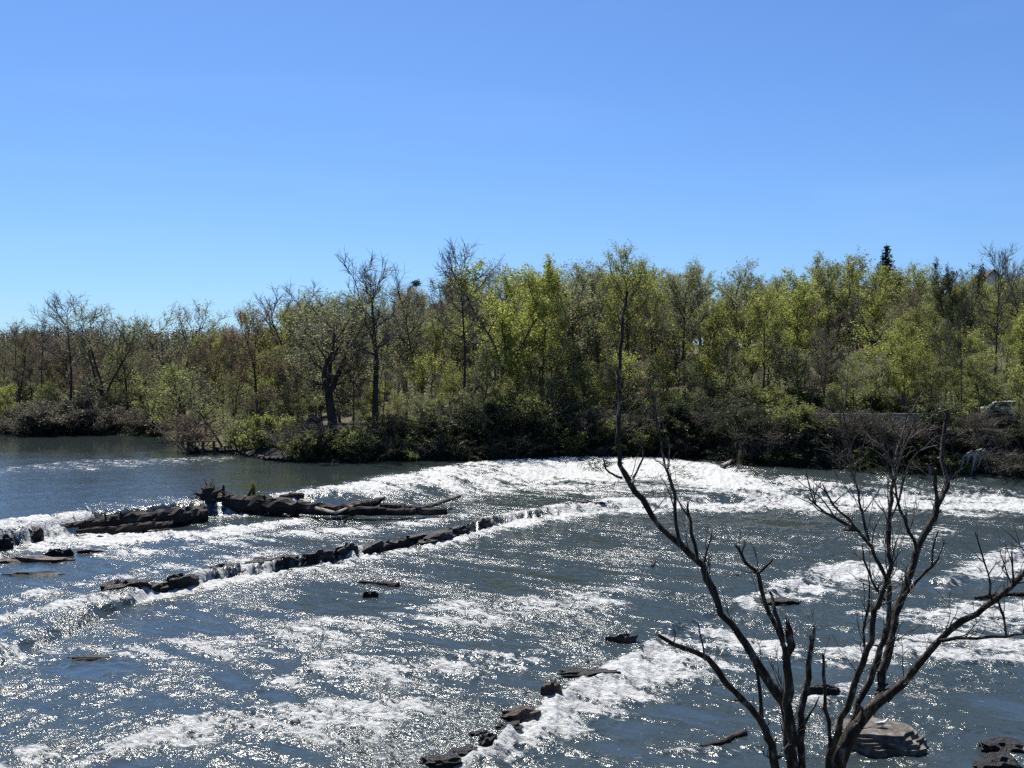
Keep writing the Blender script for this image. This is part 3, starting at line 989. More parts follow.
for (look, depth, where), its in bins.items():
    its.sort(key=lambda i: i[1])
    for n, it in enumerate(its):
        dshort = {"far back in the wood ": "far back ", "in the middle of the wood ": "midway in ", "inside the wood ": "further in ", "at the front of the wood ": "in front ", "low ": "low "}.get(depth, "")
        base = f"{look} tree {dshort}{where}"
        lab = base if len(its) == 1 else f"{ORD[n]} {base}"
        k, px, d, top, ci, _dp, wide, rz = it
        col = COLN[ci][0]
        f = rt.uniform(.85, 1.15)
        tree_at(k, px, d, top, tuple(c * f for c in col), lab, group="trees of the far bank wood", wide=wide, rz=rz)

# --- shrubs along the water
rs = random.Random(41)
GREY_SH = (0.10, 0.095, 0.075)
for n, (px, d, h, w) in enumerate([(4, 139, 3.6, 1.3), (26, 138.5, 3.0, 1.1), (46, 137.5, 4.0, 1.2), (70, 138, 4.6, 1.3), (88, 138.5, 5.4, 1.2), (106, 136.5, 3.0, 1.2), (122, 138, 2.4, 1.0), (140, 135.5, 3.2, 1.2), (162, 135, 2.6, 1.1)]):
    nm = ["leftmost", "second from left", "third from left", "fourth from left", "fifth from left", "sixth from left", "seventh from left", "eighth from left", "ninth and last"][n]
    shrub_at("shrub_round", px, d, h, GREY_SH, f"{nm} grey-brown rounded bush along the calm far left shore", group="grey bushes on the left shore", wide=w * 1.1, rnd=rs)
shrub_at("shrub_leafy", 154, 132, 1.2, (0.10, 0.115, 0.05), "small pale green mound of a bush at the waterline left of the point", wide=1.5, rnd=rs)
shrub_at("shrub_twiggy", 192, 106, 3.8, (0.12, 0.075, 0.055), "reddish twiggy bush above the plank bench on the point", wide=1.3, rnd=rs)
shrub_at("shrub_leafy", 268, 100, 3.0, (0.2, 0.225, 0.07), "bright yellow-green bush on the bank left of the snapped trunk", wide=1.2, rnd=rs)
shrub_at("shrub_loose", 284, 101, 2.8, OLI, "green bush squeezed against the bright bush by the snapped trunk", wide=1.1, rnd=rs)
shrub_at("shrub_loose", 242, 104, 3.2, OLI, "loose olive bush on the rubble bank right of the plank bench", wide=1.2, rnd=rs)
SH_SEG = [(290, 345, "under the big spreading tree"), (345, 430, "under the fan-crowned leafless tree"), (430, 500, "left of the falls"), (500, 610, "on the dark bank"),
          (610, 735, "behind the central rapids"), (735, 830, "beside the small side waterfall"), (830, 930, "below the pale wall"), (930, 1100, "near the hanging roots")]
sb = {}
px = 296
SHK = [("shrub_leafy", "leafy green", (0.15, 0.175, 0.06)), ("shrub_loose", "loose dark green", DRK), ("shrub_twiggy", "twiggy brown", (0.06, 0.052, 0.04)), ("shrub_leafy", "dark green", DRK), ("shrub_loose", "grey-green", (0.05, 0.055, 0.03))]  # dark tones put the bank's shade into the bush colours

for row, (off, step, hh) in enumerate([(0.5, 11, (1.4, 2.6)), (2.6, 14, (2.0, 3.4)), (6.5, 20, (1.5, 3.0)), (14.0, 13, (2.0, 3.6))]):
    px = 296 + row * 5 if row < 3 else 690
    while px < 1060:
        if row > 0 and (312 < px < 350 or 366 < px < 386) or row == 0 and (322 < px < 344 or 962 < px < 996 or 924 < px < 934) or row in (1, 2, 3) and 988 < px < 1032 or row == 2 and 922 < px < 962:
            px += 8
            continue
        d = ys_at(px) + off + rs.uniform(-.8, 1.5)
        i = rs.choices(range(5), ([.18, .26, .24, .16, .16] if px < 735 else [.04, .32, .42, .16, .06]) if row < 2 else [.3, .15, .3, .1, .15] if row == 2 else [.5, .15, .05, 0, .3])[0]
        seg = next(s for a, b, s in SH_SEG if a <= px < b)
        rn = ["at the water's edge", "half-way up", "at the top", "behind the bank top"][row]
        sb.setdefault((SHK[i][1], rn, seg), []).append((i, px, d, rs.uniform(*hh) * (1 if px < 735 or row == 0 else .75 if row == 1 else .5 if row == 2 else 1), rs.uniform(1.0, 1.5)))
        px += step * rs.uniform(.7, 1.3)
for (look, rn, seg), its in sb.items():
    its.sort(key=lambda t: t[1])
    for n, (i, px, d, h, w) in enumerate(its):
        base = f"{look} bush {rn} {seg}"
        shrub_at(SHK[i][0], px, d, h, SHK[i][2], base if len(its) == 1 else f"{ORD[n]} {base}", group="bushes of the far bank", wide=w, rnd=rs)

for px, d, h, lab in [(968, 91.5, 2.2, "green bush behind the wall just left of the parked car"), (1034, 91.5, 2.2, "green bush behind the wall at the very right edge of the photo"), (945, 92, 2.4, "green bush leaning over the pale road wall, second from the car")]:
    shrub_at("shrub_loose", px, d, h, OLI, lab, wide=1.1, rnd=rs)
tree_at("sapling_b", 990, 91.6, 374, OLI, "thin olive sapling in front of the bonnet of the parked car", wide=1.2)
tree_at("sapling_a", 1017, 91.4, 366, YGR, "leafy green sapling in front of the rear windows of the parked car", wide=1.1)
shrub_at("shrub_twiggy", 1004, 91.2, 2.1, BRN, "brown twiggy bush between the two saplings in front of the parked car", wide=1.1, rnd=rs)
tree_at("budding_a", 968, 118, 272, GRY, "grey-green budding tree screening the left side of the white-gabled house", wide=.9)
tree_at("oval_c", 1006, 122, 284, OLI, "olive tree screening the right side of the white-gabled house", wide=.9)
# --- far wooded hill (one mass)
def far_wood(name, seed, n, px0, px1, y0, y1, hh, color, label, skyline=None):
    rh = random.Random(seed)
    lv, lf = [], []
    wood = MB()
    for _ in range(n):
        y = rh.uniform(y0, y1)
        px = rh.uniform(px0, px1)
        p = at_dist(px, 400, y)
        z = gz(p.x, p.y)
        Hh = rh.uniform(*hh)
        if skyline:
            Hh = max(5.0, at_dist(px, float(np.interp(px, SKY_X, SKY_Y)) + rh.uniform(4, 34), y).z - z)
        wood.tube([(p.x, p.y, z - .5), (p.x + rh.gauss(0, .4), p.y, z + Hh * .8)], [.25, .06], 4, cap=False)
        rw = rh.uniform(2.4, 4.2)
        for _ in range(300):
            v = Vector((rh.gauss(0, 1), rh.gauss(0, 1), rh.gauss(0, 1))).normalized() * rh.random() ** .45
            leaf_quads(lv, lf, Vector((p.x + v.x * rw, p.y + v.y * rw, z + Hh * .45 + v.z * Hh * .5)), .25 if skyline else .3, rh)
    wood.quad_mesh(lv, lf, 1)
    fw = wood.build(name, [M["bark"], M["leaf"]])
    fw.color = (*color, 1)
    tag(fw, label, kind="stuff")


far_wood("far_woods", 3, 420, -60, 330, 235, 420, (9, 13), (0.078, 0.068, 0.047), "brownish wooded hill far behind the left shore")
far_wood("left_woods", 9, 130, -60, 245, 172, 225, (5, 9), (0.10, 0.098, 0.058), "dim low wood behind the bushes of the left shore")
far_wood("deep_woods", 4, 270, 225, 1070, 158, 182, (9, 12), (0.14, 0.135, 0.06), "deep part of the wood seen between the trees of the far bank", skyline=True)


# ------------------------------------------------------------------ rocks
def rock(name, px, py, z, wpx, hpx, mat, label, seed, yaw=0.0, deep=0.8, group=None, cat="rock", blocky=0.0, sink=0.35, at=None):
    """an irregular boulder with its waterline at the surveyed point"""
    rnd = random.Random(seed)
    p = at or on_plane(px, py, z)
    sc = p.y / F
    W, Hh = wpx * sc / 2, hpx * sc
    bm = bmesh.new()
    bmesh.ops.create_icosphere(bm, subdivisions=3, radius=1.0)
    off = rnd.random() * 50
    for v in bm.verts:
        c = v.co
        if blocky:
            m = max(abs(c.x), abs(c.y), abs(c.z))
            v.co = c.lerp(c / m * 0.85, blocky)
        c = v.co
        k = np.array([c.x * 1.6 + off]), np.array([c.y * 1.6 + c.z * 2.1 + off])
        d = 1 + 0.34 * float(noise2(*k)[0]) + 0.22 * float(noise2(k[0] * 2.7, k[1] * 2.7)[0]) + 0.1 * float(noise2(k[0] * 6, k[1] * 6)[0])
        v.co = Vector((c.x * d * W, c.y * d * W * deep, (c.z * d) * Hh * (1.0 if c.z > 0 else 0.9)))
        v.co.z = round(v.co.z / (Hh * .38)) * Hh * .38 * 0.4 + v.co.z * 0.6 if blocky else v.co.z
    me = bpy.data.meshes.new(name)
    bm.to_mesh(me)
    bm.free()
    me.materials.append(mat)
    o = link(name, me, None, (p.x, p.y, p.z + Hh * (0.5 - sink)))
    o.rotation_euler = (0, 0, yaw)
    return tag(o, label, cat, group)


ORDN = "first second third fourth fifth sixth seventh eighth ninth tenth eleventh twelfth thirteenth fourteenth".split()
LEDGE_YAW = math.atan2(16.5, 12.3)
led = [(126, 594, 36, 8), (156, 589, 30, 9), (182, 585, 22, 10), (222, 575, 32, 9), (262, 569, 26, 11), (286, 566, 22, 11), (318, 561, 24, 11), (346, 556, 18, 9), (374, 551, 28, 10), (397, 547, 18, 10),
       (430, 541, 40, 13), (459, 534, 18, 9), (482, 528, 20, 6), (588, 510, 20, 5)]
rl = random.Random(6)
for i, (px, py, w, h) in enumerate(led):
    p = on_plane(px, py - 2, 0.4)
    p.z = wz(p.x, p.y + .6) - .22 + rl.uniform(-.13, .09)
    slope = LEDGE_YAW if i < 13 else 0.0
    rock("ledge_rock", px, py, 0.4, w * 1.75, 8.6 * 55 / p.y * rl.uniform(.8, 1.15), M["wet_rock"], f"{ORDN[i]} dark wet rock from the left in the long diagonal water ledge", 100 + i, yaw=slope + rl.uniform(-.1, .1),
         deep=.32, group="dark rocks of the long diagonal ledge", blocky=.5, sink=.5, at=p)
sing = [
    ("ledge_rock", 4, 547, .8, 18, 11, "wet_rock", "black block of rock in the white fall at the left edge", .7),
    ("ledge_rock", 34, 539, .8, 20, 10, "wet_rock", "dark rock inside the white fall left of the stranded logs", .7),
    ("flat_rock", 34, 562, .55, 74, 6, "red_rock", "reddish flat rock shelf below the white fall at the left edge", .5),
    ("flat_rock", 58, 556, .6, 30, 8, "wet_rock", "dark lump of rock on the end of the reddish shelf", .5),
    ("flat_rock", 88, 553, .62, 34, 4, "wet_rock", "thin dark rock just right of the reddish shelf", .3),
    ("flat_rock", 34, 577, .5, 62, 6, "bank_rock", "long brown-grey rock bar below the reddish shelf at the left", .4),
    ("flat_rock", 92, 658, .13, 46, 3, "wet_rock", "dark low rock awash in the rapids at lower left", .3),
    ("flat_rock", 371, 595, .25, 16, 4, "wet_rock", "small dark rock just under the floating dark branch in midstream", .3),
    ("ledge_rock", 440, 764, .05, 42, 8, "wet_rock", "lowest glossy black rock of the near ledge at the bottom edge", .5),
    ("ledge_rock", 466, 756, .05, 34, 8, "wet_rock", "black rock between the lowest rock and the square block of the near ledge", .5),
    ("ledge_rock", 488, 746, .08, 20, 11, "wet_rock", "square black block of the near ledge at bottom centre", .8),
    ("ledge_rock", 478, 736, .1, 20, 5, "wet_rock", "small black rock just above the square block of the near ledge", .4),
    ("ledge_rock", 508, 728, .1, 30, 5, "wet_rock", "dark rock poking out beside the foam tongue of the near ledge", .4),
    ("ledge_rock", 520, 714, .12, 38, 6, "red_rock", "brownish wet rock lip left of the near white rapid", .3),
    ("ledge_rock", 552, 696, .12, 20, 14, "red_rock", "brown wet rock face at the corner of the near white rapid", .5),
    ("flat_rock", 590, 674, .15, 70, 6, "wet_rock", "long dark rock edge above the near white rapid", .3),
    ("flat_rock", 622, 641, .15, 32, 8, "red_rock", "dark red-brown boulder awash left of the foam crest in midstream", .5),
    ("flat_rock", 765, 603, .0, 64, 5, "wet_rock", "long thin dark rock bar behind the forked bare branch in midstream", .4),
    ("flat_rock", 851, 532, .15, 20, 5, "wet_rock", "small black rock alone in the smooth water on the right", .5),
    ("flat_rock", 820, 690, .05, 38, 6, "wet_rock", "dark low rock behind the stems of the near bare tree", .4),
    ("boulder", 1004, 749, -.1, 44, 9, "wet_rock", "dark rounded boulder in foam at the bottom right corner", 0),
    ("boulder", 998, 768, -.1, 42, 11, "wet_rock", "wet brown boulder cut by the bottom edge at the right corner", 0),
    ("bank_block", 752, 473, .9, 52, 10, "wet_rock", "black rock block holding back the small side waterfall", .8),
]
for i, (nm, px, py, z, w, h, mt, lab, bl) in enumerate(sing):
    rock(nm, px, py, z, w, h, M[mt], lab, 300 + i, yaw=0.35 if "ledge" in nm else 0.1, deep=.28 if nm == 'flat_rock' else .55 if h < 9 else .8, blocky=bl * .8, sink=.62 if nm == 'flat_rock' else .4)


def slab_rock(px, py, z, wpx, label):
    rnd = random.Random(8)
    p = on_plane(px, py, z)
    sc = p.y / F
    W = wpx * sc / 2
    mb = MB()
    zz = -0.25
    ph = [rnd.random() * 6 for _ in range(4)]
    nl = 5
    for l in range(nl):
        th = rnd.uniform(.035, .085) if l else .3
        k = 26
        ring = []
        sh = 1.04 - .045 * l + rnd.uniform(-.05, .05)
        ox = -0.05 * l * W
        for j in range(k):
            a = 6.283 * j / k
            r = sh * (1 + .12 * math.sin(2 * a + ph[0]) + .07 * math.sin(5 * a + ph[1] + l * .25) + .05 * math.sin(9 * a + l) + rnd.uniform(-.035, .035))
            ring.append((math.cos(a) * r * W + ox, math.sin(a) * r * W * .8 + .04 * l * W))
        b = len(mb.v)
        tilt = lambda x, y: -.05 * x + .05 * y
        mb.v += [(x, y, zz + tilt(x, y)) for x, y in ring] + [(x * .985 + .015 * ox, y * .985, zz + th + tilt(x, y) + rnd.uniform(-.012, .012)) for x, y in ring]
        for j in range(k):
            j2 = (j + 1) % k
            mb.f.append((b + j, b + j2, b + k + j2, b + k + j))
            mb.m.append(0)
        mb.f.append(tuple(b + k + j for j in range(k)))
        mb.f.append(tuple(b + k - 1 - j for j in range(k)))
        mb.m += [0, 0]
        zz += th + .002
    o = mb.build("slab_rock", M["dry_rock"], smooth_shade=False)
    o.location = p
    tag(o, label, "rock")
    return p, zz


slab_p, slab_top = slab_rock(884, 742, 0.0, 78, "dry layered brown slab rock with a gull standing on it, behind the near tree")

# rubble of the far shore: too many small stones to count
rr = random.Random(77)
rub = MB()
for _ in range(900):
    px = rr.choice([rr.uniform(186, 300), rr.uniform(380, 1060), rr.uniform(740, 1060)])
    x = at_dist(px, 400, 95).x
    for _k in range(3):
        ysh = float(np.interp(x, SX, SY))
        x = (px - 512) / F * ysh
    y = ysh + rr.uniform(-.6, 0.9)
    r = rr.uniform(.1, .38)
    c = Vector((x, y, min(gz(x, y), float(np.interp(x, SX, SZ)) + .5) + r * .3))
    vs = []
    for (a, b_, c_) in [(1, 0, 0), (-1, 0, 0), (0, 1, 0), (0, -1, 0), (0, 0, 1), (0, 0, -1), (.6, .6, .5), (-.6, .6, .4), (.6, -.6, .5), (-.6, -.6, .5)]:
        vs.append(c + Vector((a * rr.uniform(.7, 1.4), b_ * rr.uniform(.7, 1.2), c_ * rr.uniform(.5, .8))) * r)
    rub.quad_mesh(vs, [(0, 6, 4), (6, 2, 4), (2, 7, 4), (7, 1, 4), (1, 9, 4), (9, 3, 4), (3, 8, 4), (8, 0, 4), (0, 2, 6), (2, 1, 7), (1, 3, 9), (3, 0, 8), (0, 5, 2), (2, 5, 1), (1, 5, 3), (3, 5, 0)])
ro = rub.build("bank_rubble", M["bank_rock"], smooth_shade=False)
tag(ro, "broken grey stones littering the foot of the far bank", kind="stuff")


# ------------------------------------------------------------------ driftwood
def log_pts(spec, z):
    out, rad = [], []
    for s_ in spec:
        px, py, w = s_[:3]
        p = on_plane(px, py, z)
        out.append(p)
        rad.append(w / 2 * p.y / F)
    return out, rad


def dense(pts, rad, k, rnd, wob):
    P, Q = [], []
    for i in range(len(pts) - 1):
        for j in range(k):
            t = j / k
            P.append(pts[i].lerp(pts[i + 1], t) + Vector((rnd.gauss(0, wob), rnd.gauss(0, wob), rnd.gauss(0, wob))))
            Q.append((rad[i] * (1 - t) + rad[i + 1] * t) * rnd.uniform(.92, 1.08))
    P.append(pts[-1])
    Q.append(rad[-1])
    return P, Q


def log(spec, z, mat, label, seed, name="driftwood_log", sides=10, parent=None, jit=.12):
    rnd = random.Random(seed)
    pts, rad = log_pts(spec, z)
    P, Q = dense(pts, rad, 7, rnd, max(rad) * .06)
    c = sum(P, Vector()) / len(P)
    mb = MB()
    mb.tube([p - c for p in P], Q, sides, jit=jit, rnd=rnd)
    for _ in range(int(len(P) * .4)):          # stubs of broken branches
        i = rnd.randrange(1, len(P) - 1)
        d = Vector((rnd.gauss(0, 1), rnd.gauss(0, 1), abs(rnd.gauss(0, 1)) + .2)).normalized()
        mb.tube([P[i] - c, P[i] - c + d * Q[i] * rnd.uniform(1.1, 2.0)], [Q[i] * .3, Q[i] * .08], 5)
    o = mb.build(name, M[mat], parent, smooth_shade=False)
    o.location = c
    if label: tag(o, label, "log")
    return o


log([(56, 528, 3), (80, 525, 8), (110, 522, 13), (140, 520, 16), (175, 517, 17), (204, 513, 16)], 1.1, "driftwood_dark", "thick old weathered log lying on the ledge at left, a gull on it", 1, jit=.26, sides=14)
log([(76, 531, 4), (112, 530, 8), (150, 526, 8), (172, 523, 5)], .95, "driftwood_dark", "broken dark log half sunk in front of the thick weathered log", 21, jit=.25)
log([(42, 525, 3), (62, 521, 7), (90, 516, 8), (122, 513, 6)], 1.25, "driftwood_dark", "thin dark pole lying along the back of the thick weathered log", 2)
# the uprooted tree
rootp = on_plane(212, 505, 1.2)
ut = empty("uprooted_tree", rootp)
tag(ut, "dark uprooted tree lying on the ledge with its root plate raised", "fallen tree")
t = log([(206, 501, 24), (222, 504, 24), (255, 505, 19), (300, 507, 15), (350, 510, 9), (386, 510, 5)], 1.2, "driftwood_dark", None, 3, name="trunk", parent=ut, jit=.16)
t.location = t.location - rootp
rr = random.Random(5)
for (x, y, w0, n_) in [(208, 482, 12, 0), (201, 488, 7, 0), (193, 493, 5, 0), (189, 503, 4, 0), (222, 489, 7, 0), (196, 511, 6, 0), (234, 495, 6, 0), (214, 484, 9, 0), (199, 499, 8, 0), (188, 497, 3, 0), (205, 512, 7, 0)]:
    e = at_dist(x, y, rootp.y + rr.uniform(-.8, .8)) - rootp
    st = at_dist(210, 500, rootp.y) - rootp
    mid = st.lerp(e, .5) + Vector((rr.gauss(0, .1), rr.gauss(0, .1), rr.gauss(0, .1)))
    mb = MB()
    k = rootp.y / F
    mb.tube([st, mid, e], [w0 * k * .8, w0 * k * .45, w0 * k * .05], 7, jit=.25, rnd=rr)
    for _ in range(4):
        q = bend(mid, (e - st).normalized() + Vector((rr.gauss(0, .6), rr.gauss(0, .6), rr.gauss(0, .6))), rr.uniform(.3, .9), 4, rr, .3)
        mb.tube(q, [.05, .04, .03, .02, .01], 5)
    mb.build("root", M["driftwood_dark"], ut, smooth_shade=False)
log([(268, 505, 5), (300, 509, 8), (342, 510, 10), (366, 504, 8), (385, 498, 3)], 1.1, "driftwood_dark", "dark curved log with an upturned broken tip, in front of the uprooted tree", 6)
log([(338, 512, 6), (395, 512, 8), (447, 511, 7)], 1.05, "driftwood_dark", "straight black log at the right end of the log jam", 7)
log([(410, 511, 4), (436, 504, 4), (460, 496, 3)], 1.2, "driftwood", "thin straight pole sticking up at the right end of the log jam", 8)
log([(381, 506, 6), (402, 507, 7), (420, 509, 5)], 1.25, "driftwood_dark", "short black stump lying on the straight log under the thin pole", 9)
log([(316, 508, 3), (336, 513, 3), (352, 506, 2)], 1.3, "driftwood_pale", "pale bent stick caught on the dark curved log", 10, name="driftwood_stick", sides=6)
log([(280, 497, 4), (292, 496, 7), (304, 496, 6)], 1.45, "driftwood_dark", "short dark log lump lodged behind the uprooted tree trunk", 11)
log([(352, 582, 2), (372, 583, 4), (398, 586, 7)], .2, "driftwood_dark", "dark waterlogged branch lying in the open water in midstream", 12)
log([(702, 747, 5), (722, 742, 6), (745, 732, 7)], -.05, "driftwood_dark", "short dark branch slanting out of the water at bottom, left of the near tree", 13)
log([(975, 598, 3), (1000, 595, 5), (1024, 594, 4)], .03, "driftwood_dark", "dark branch lying in the right-hand rapids behind the long near limb", 14)
log([(652, 566, 2), (655, 561, 3), (654, 557, 2)], .24, "driftwood_dark", "tiny dark stub standing in the sparkling water beside the near limb", 15, sides=6)
log([(600, 464, 3), (618, 461, 4), (640, 460, 3)], 1.4, "driftwood_pale", "pale log stranded at the foot of the bank behind the white rapids", 16)
log([(722, 466, 4), (738, 459, 4), (750, 453, 3)], 1.75, "driftwood_pale", "pale slanting log on the bank just above the side waterfall", 17)
log([(768, 481, 5), (785, 479, 5), (800, 475, 3)], .8, "driftwood_pale", "pale flat log at the waterline right of the side waterfall", 18)
shp = on_plane(253, 497, 1.6)
plant("shrub_leafy", (shp.x, shp.y, 1.45), 1.1, (0.19, 0.19, .07), "small sprig of green growing on the uprooted tree trunk", cat="plant", name="plant", wide=.3)

# snapped trunk, stump and roots of the far bank
snd = 99.5
sn = empty("snapped_tree", at_dist(292, 452, snd))
tag(sn, "snapped trunk bent over like a tent on the bank, pale on top", "fallen tree")
def seg(spec, d, mat, name, parent=None, sides=7, seed=1, label=None, cat=None):
    rnd = random.Random(seed)
    pts = [at_dist(a, b, d + (q[0] if q else 0)) for a, b, w, *q in spec]
    rad = [w / 2 * d / F for a, b, w, *q in spec]
    P, Q = dense(pts, rad, 3, rnd, max(rad) * .12)
    org = parent.location if parent else sum(P, Vector()) / len(P)
    mb = MB()
    mb.tube([p - org for p in P], Q, sides, jit=.12, rnd=rnd)
    o = mb.build(name, M[mat], parent)
    if not parent: o.location = org
    if label: tag(o, label, cat)
    return o
seg([(289, 454, 4), (298, 437, 5), (313, 415, 7)], snd, "bark_pale", "fallen_stem", sn)
seg([(310, 416, 7), (320, 424, 6), (326, 440, 6), (334, 456, 7)], snd, "bark", "stump", sn)
seg([(288, 446, 3), (289, 451, 4), (289, 459, 5)], snd - 1.2, "driftwood_pale", "broken_stump", seed=3, label="small pale broken stump at the waterline left of the snapped trunk", cat="stump")
hr = random.Random(12)
hp = at_dist(978, 452, 84.4)
ho = empty("hanging_roots", hp)
tag(ho, "pale tangle of bare roots hanging down the steep right bank", "roots")
for i in range(13):
    a = (i - 5.5) / 6
    seg([(977 + a * 6, 451 + hr.uniform(-2, 4), 4), (976 + a * 16, 458 + hr.uniform(-3, 4), 3), (975 + a * 26 + hr.uniform(-4, 4), 466 + hr.uniform(0, 16), 1.2)], 84.4 - hr.uniform(0, 1.2), "driftwood_pale", "root", ho, 5, seed=20 + i)
seg([(929, 465, 3), (930, 473, 4), (931, 484, 5)], 83.4, "driftwood_pale", "broken_stump", seed=40, label="thin pale upright stump on the dark right bank", cat="stump")

# bird nest in the slim bare tree
nr = random.Random(2)
nb = MB()
np_ = at_dist(416, 283, 116)
for _ in range(110):
    a = Vector((nr.gauss(0, 1), nr.gauss(0, 1), nr.gauss(0, .7))).normalized() * .42 * nr.random() ** .3
    d = Vector((nr.gauss(0, 1), nr.gauss(0, 1), nr.gauss(0, .4))).normalized() * .3
    nb.tube([a - d, a + d], [.022, .015], 3)
o = nb.build("bird_nest", M["bark"])
o.location = np_
tag(o, "dark round nest of twigs high in the slim leafless tree", "nest")

# plank bench on the point
bd = 102.2
b0, b1 = at_dist(185, 441, bd), at_dist(217, 441.5, bd)
bz = (b0.z + b1.z) / 2
be = empty("plank_bench", Vector(((b0.x + b1.x) / 2, bd, bz - .6)))
tag(be, "low dark plank bench on short posts at the tip of the wooded point", "bench")
hl = (b1.x - b0.x) / 2
mb = MB(); mb.box((-hl, -.25, .56), (hl, -.01, .64)); mb.box((-hl, .01, .555), (hl, .25, .635)); mb.build("seat", M["plank"], be, False)
for x in (-hl * .82, hl * .12, hl * .8):
    zb = gz(be.location.x + x, bd) - (bz - .6) - .2
    mb = MB(); mb.box((x - .08, -.2, min(zb, .1)), (x + .08, .2, .553)); mb.build("leg", M["plank"], be, False)

# ------------------------------------------------------------------ road, wall, car and house on the right bank
def strip(name, x0, x1, y0, y1, dz, mat):
    xs, ys = np.linspace(x0, x1, 60), np.linspace(y0, y1, 6)
    X, Y = np.meshgrid(xs, ys)
    Zr = ground_fn(X, Y)
    Zr = np.maximum(Zr, 0) * 0 + np.mean(Zr, axis=0, keepdims=True) + .59 + dz
    return link(name, grid_mesh(name, X, Y, Zr, mat))
tag(strip("road", 22, 75, 93.5, 98.5, 0, M["asphalt"]), kind="structure")
wmb = MB()
xs = np.linspace(26, 70, 45)
for a, b in zip(xs[:-1], xs[1:]):
    za, zb = gz(a, 93), gz(b, 93)
    i0 = len(wmb.v)
    top = 5.75
    wmb.v += [(a, 92.6, za - 1), (a, 93.0, za - 1), (a, 93.0, top), (a, 92.6, top), (b, 92.6, zb - 1), (b, 93.0, zb - 1), (b, 93.0, top), (b, 92.6, top)]
    wmb.f += [(i0, i0 + 4, i0 + 7, i0 + 3), (i0 + 3, i0 + 7, i0 + 6, i0 + 2), (i0 + 1, i0 + 2, i0 + 6, i0 + 5)]
    wmb.m += [0, 0, 0]
w_ = wmb.build("road_wall", M["concrete"], smooth_shade=False)
tag(w_, "pale low concrete wall along the road on top of the right bank", "wall")

cp = at_dist(1007, 400, 95.2)
cz = float(np.mean(ground_fn(np.full(6, cp.x), np.linspace(93.5, 98.5, 6)))) + .6
car = empty("parked_car", (cp.x, cp.y, cz))
tag(car, "pale car half hidden by trees behind the road wall at right edge", "car")
prof = [(-2.15, .35), (-2.2, .75), (-2.0, .92), (-1.3, .98), (-.75, 1.42), (.75, 1.45), (1.45, 1.0), (2.05, .9), (2.2, .6), (2.15, .32)]
mb = MB()
def extr(mb, prof, y0, y1, mi=0, inset=0.0):
    k = len(prof)
    b = len(mb.v)
    mb.v += [(x, y0, z) for x, z in prof] + [(x, y1, z) for x, z in prof]
    for j in range(k):
        j2 = (j + 1) % k
        mb.f.append((b + j, b + j2, b + k + j2, b + k + j))
        mb.m.append(mi)
    mb.f += [tuple(b + j for j in reversed(range(k))), tuple(b + k + j for j in range(k))]
    mb.m += [mi, mi]
extr(mb, prof, -.85, .85)
mb.build("body", M["car_paint"], car, False)
for y0, y1 in ((-.862, -.852), (.852, .862)):
    for pr in ([(-1.15, 1.0), (-.72, 1.36), (-.05, 1.38), (-.05, 1.0)], [(.05, 1.0), (.05, 1.38), (.7, 1.38), (1.25, 1.0)]):
        mb = MB(); extr(mb, pr, y0, y1); mb.build("window", M["dark_glass"], car, False)
for x in (-1.35, 1.35):
    for y in (-.8, .8):
        mb = MB()
        mb.tube([(x, y - .11, .32), (x, y + .11, .32)], [.32, .32], 18)
        wv = mb.build("wheel", M["tyre"], car)
        mb = MB()
        s_ = -1 if y < 0 else 1
        mb.tube([(x, y + s_ * .112, .32), (x, y + s_ * .125, .32)], [.19, .19], 12)
        mb.build("rim", M["car_paint"], wv)

hp_ = at_dist(985, 400, 165)
hz = gz(hp_.x, 165)
top = at_dist(985, 273, 165).z
ev = at_dist(985, 290, 165).z
ho_ = empty("house", (hp_.x, 165, hz), R(-8))
tag(ho_, "white gabled house with a brown roof hidden in the trees on the right hill", "house")
mb = MB()
e_, t_ = ev - hz, top - hz
extr(mb, [(-2.4, -1), (-2.4, e_), (0, t_ - .1), (2.4, e_), (2.4, -1)], -4, 4)
mb.build("wall", M["white_paint"], ho_, False)
mb = MB()
for s_ in (-1, 1):
    i0 = len(mb.v)
    mb.v += [(0, -4.5, t_), (0, 4.5, t_), (s_ * 2.9, 4.5, e_ - .35), (s_ * 2.9, -4.5, e_ - .35), (0, -4.5, t_ + .2), (0, 4.5, t_ + .2), (s_ * 2.9, 4.5, e_ - .15), (s_ * 2.9, -4.5, e_ - .15)]
    mb.f += [(i0, i0 + 1, i0 + 2, i0 + 3), (i0 + 4, i0 + 7, i0 + 6, i0 + 5), (i0, i0 + 3, i0 + 7, i0 + 4), (i0 + 1, i0 + 5, i0 + 6, i0 + 2), (i0 + 3, i0 + 2, i0 + 6, i0 + 7)]
    mb.m += [0] * 5
mb.build("roof", M["roof_brown"], ho_, False)
for zc in (e_ - 1.6, e_ - 4.4):
    for x in (-1.5, 1.5):
        mb = MB(); mb.box((x - .45, -4.03, zc - .7), (x + .45, -4.004, zc + .7)); mb.build("window", M["dark_glass"], ho_, False)


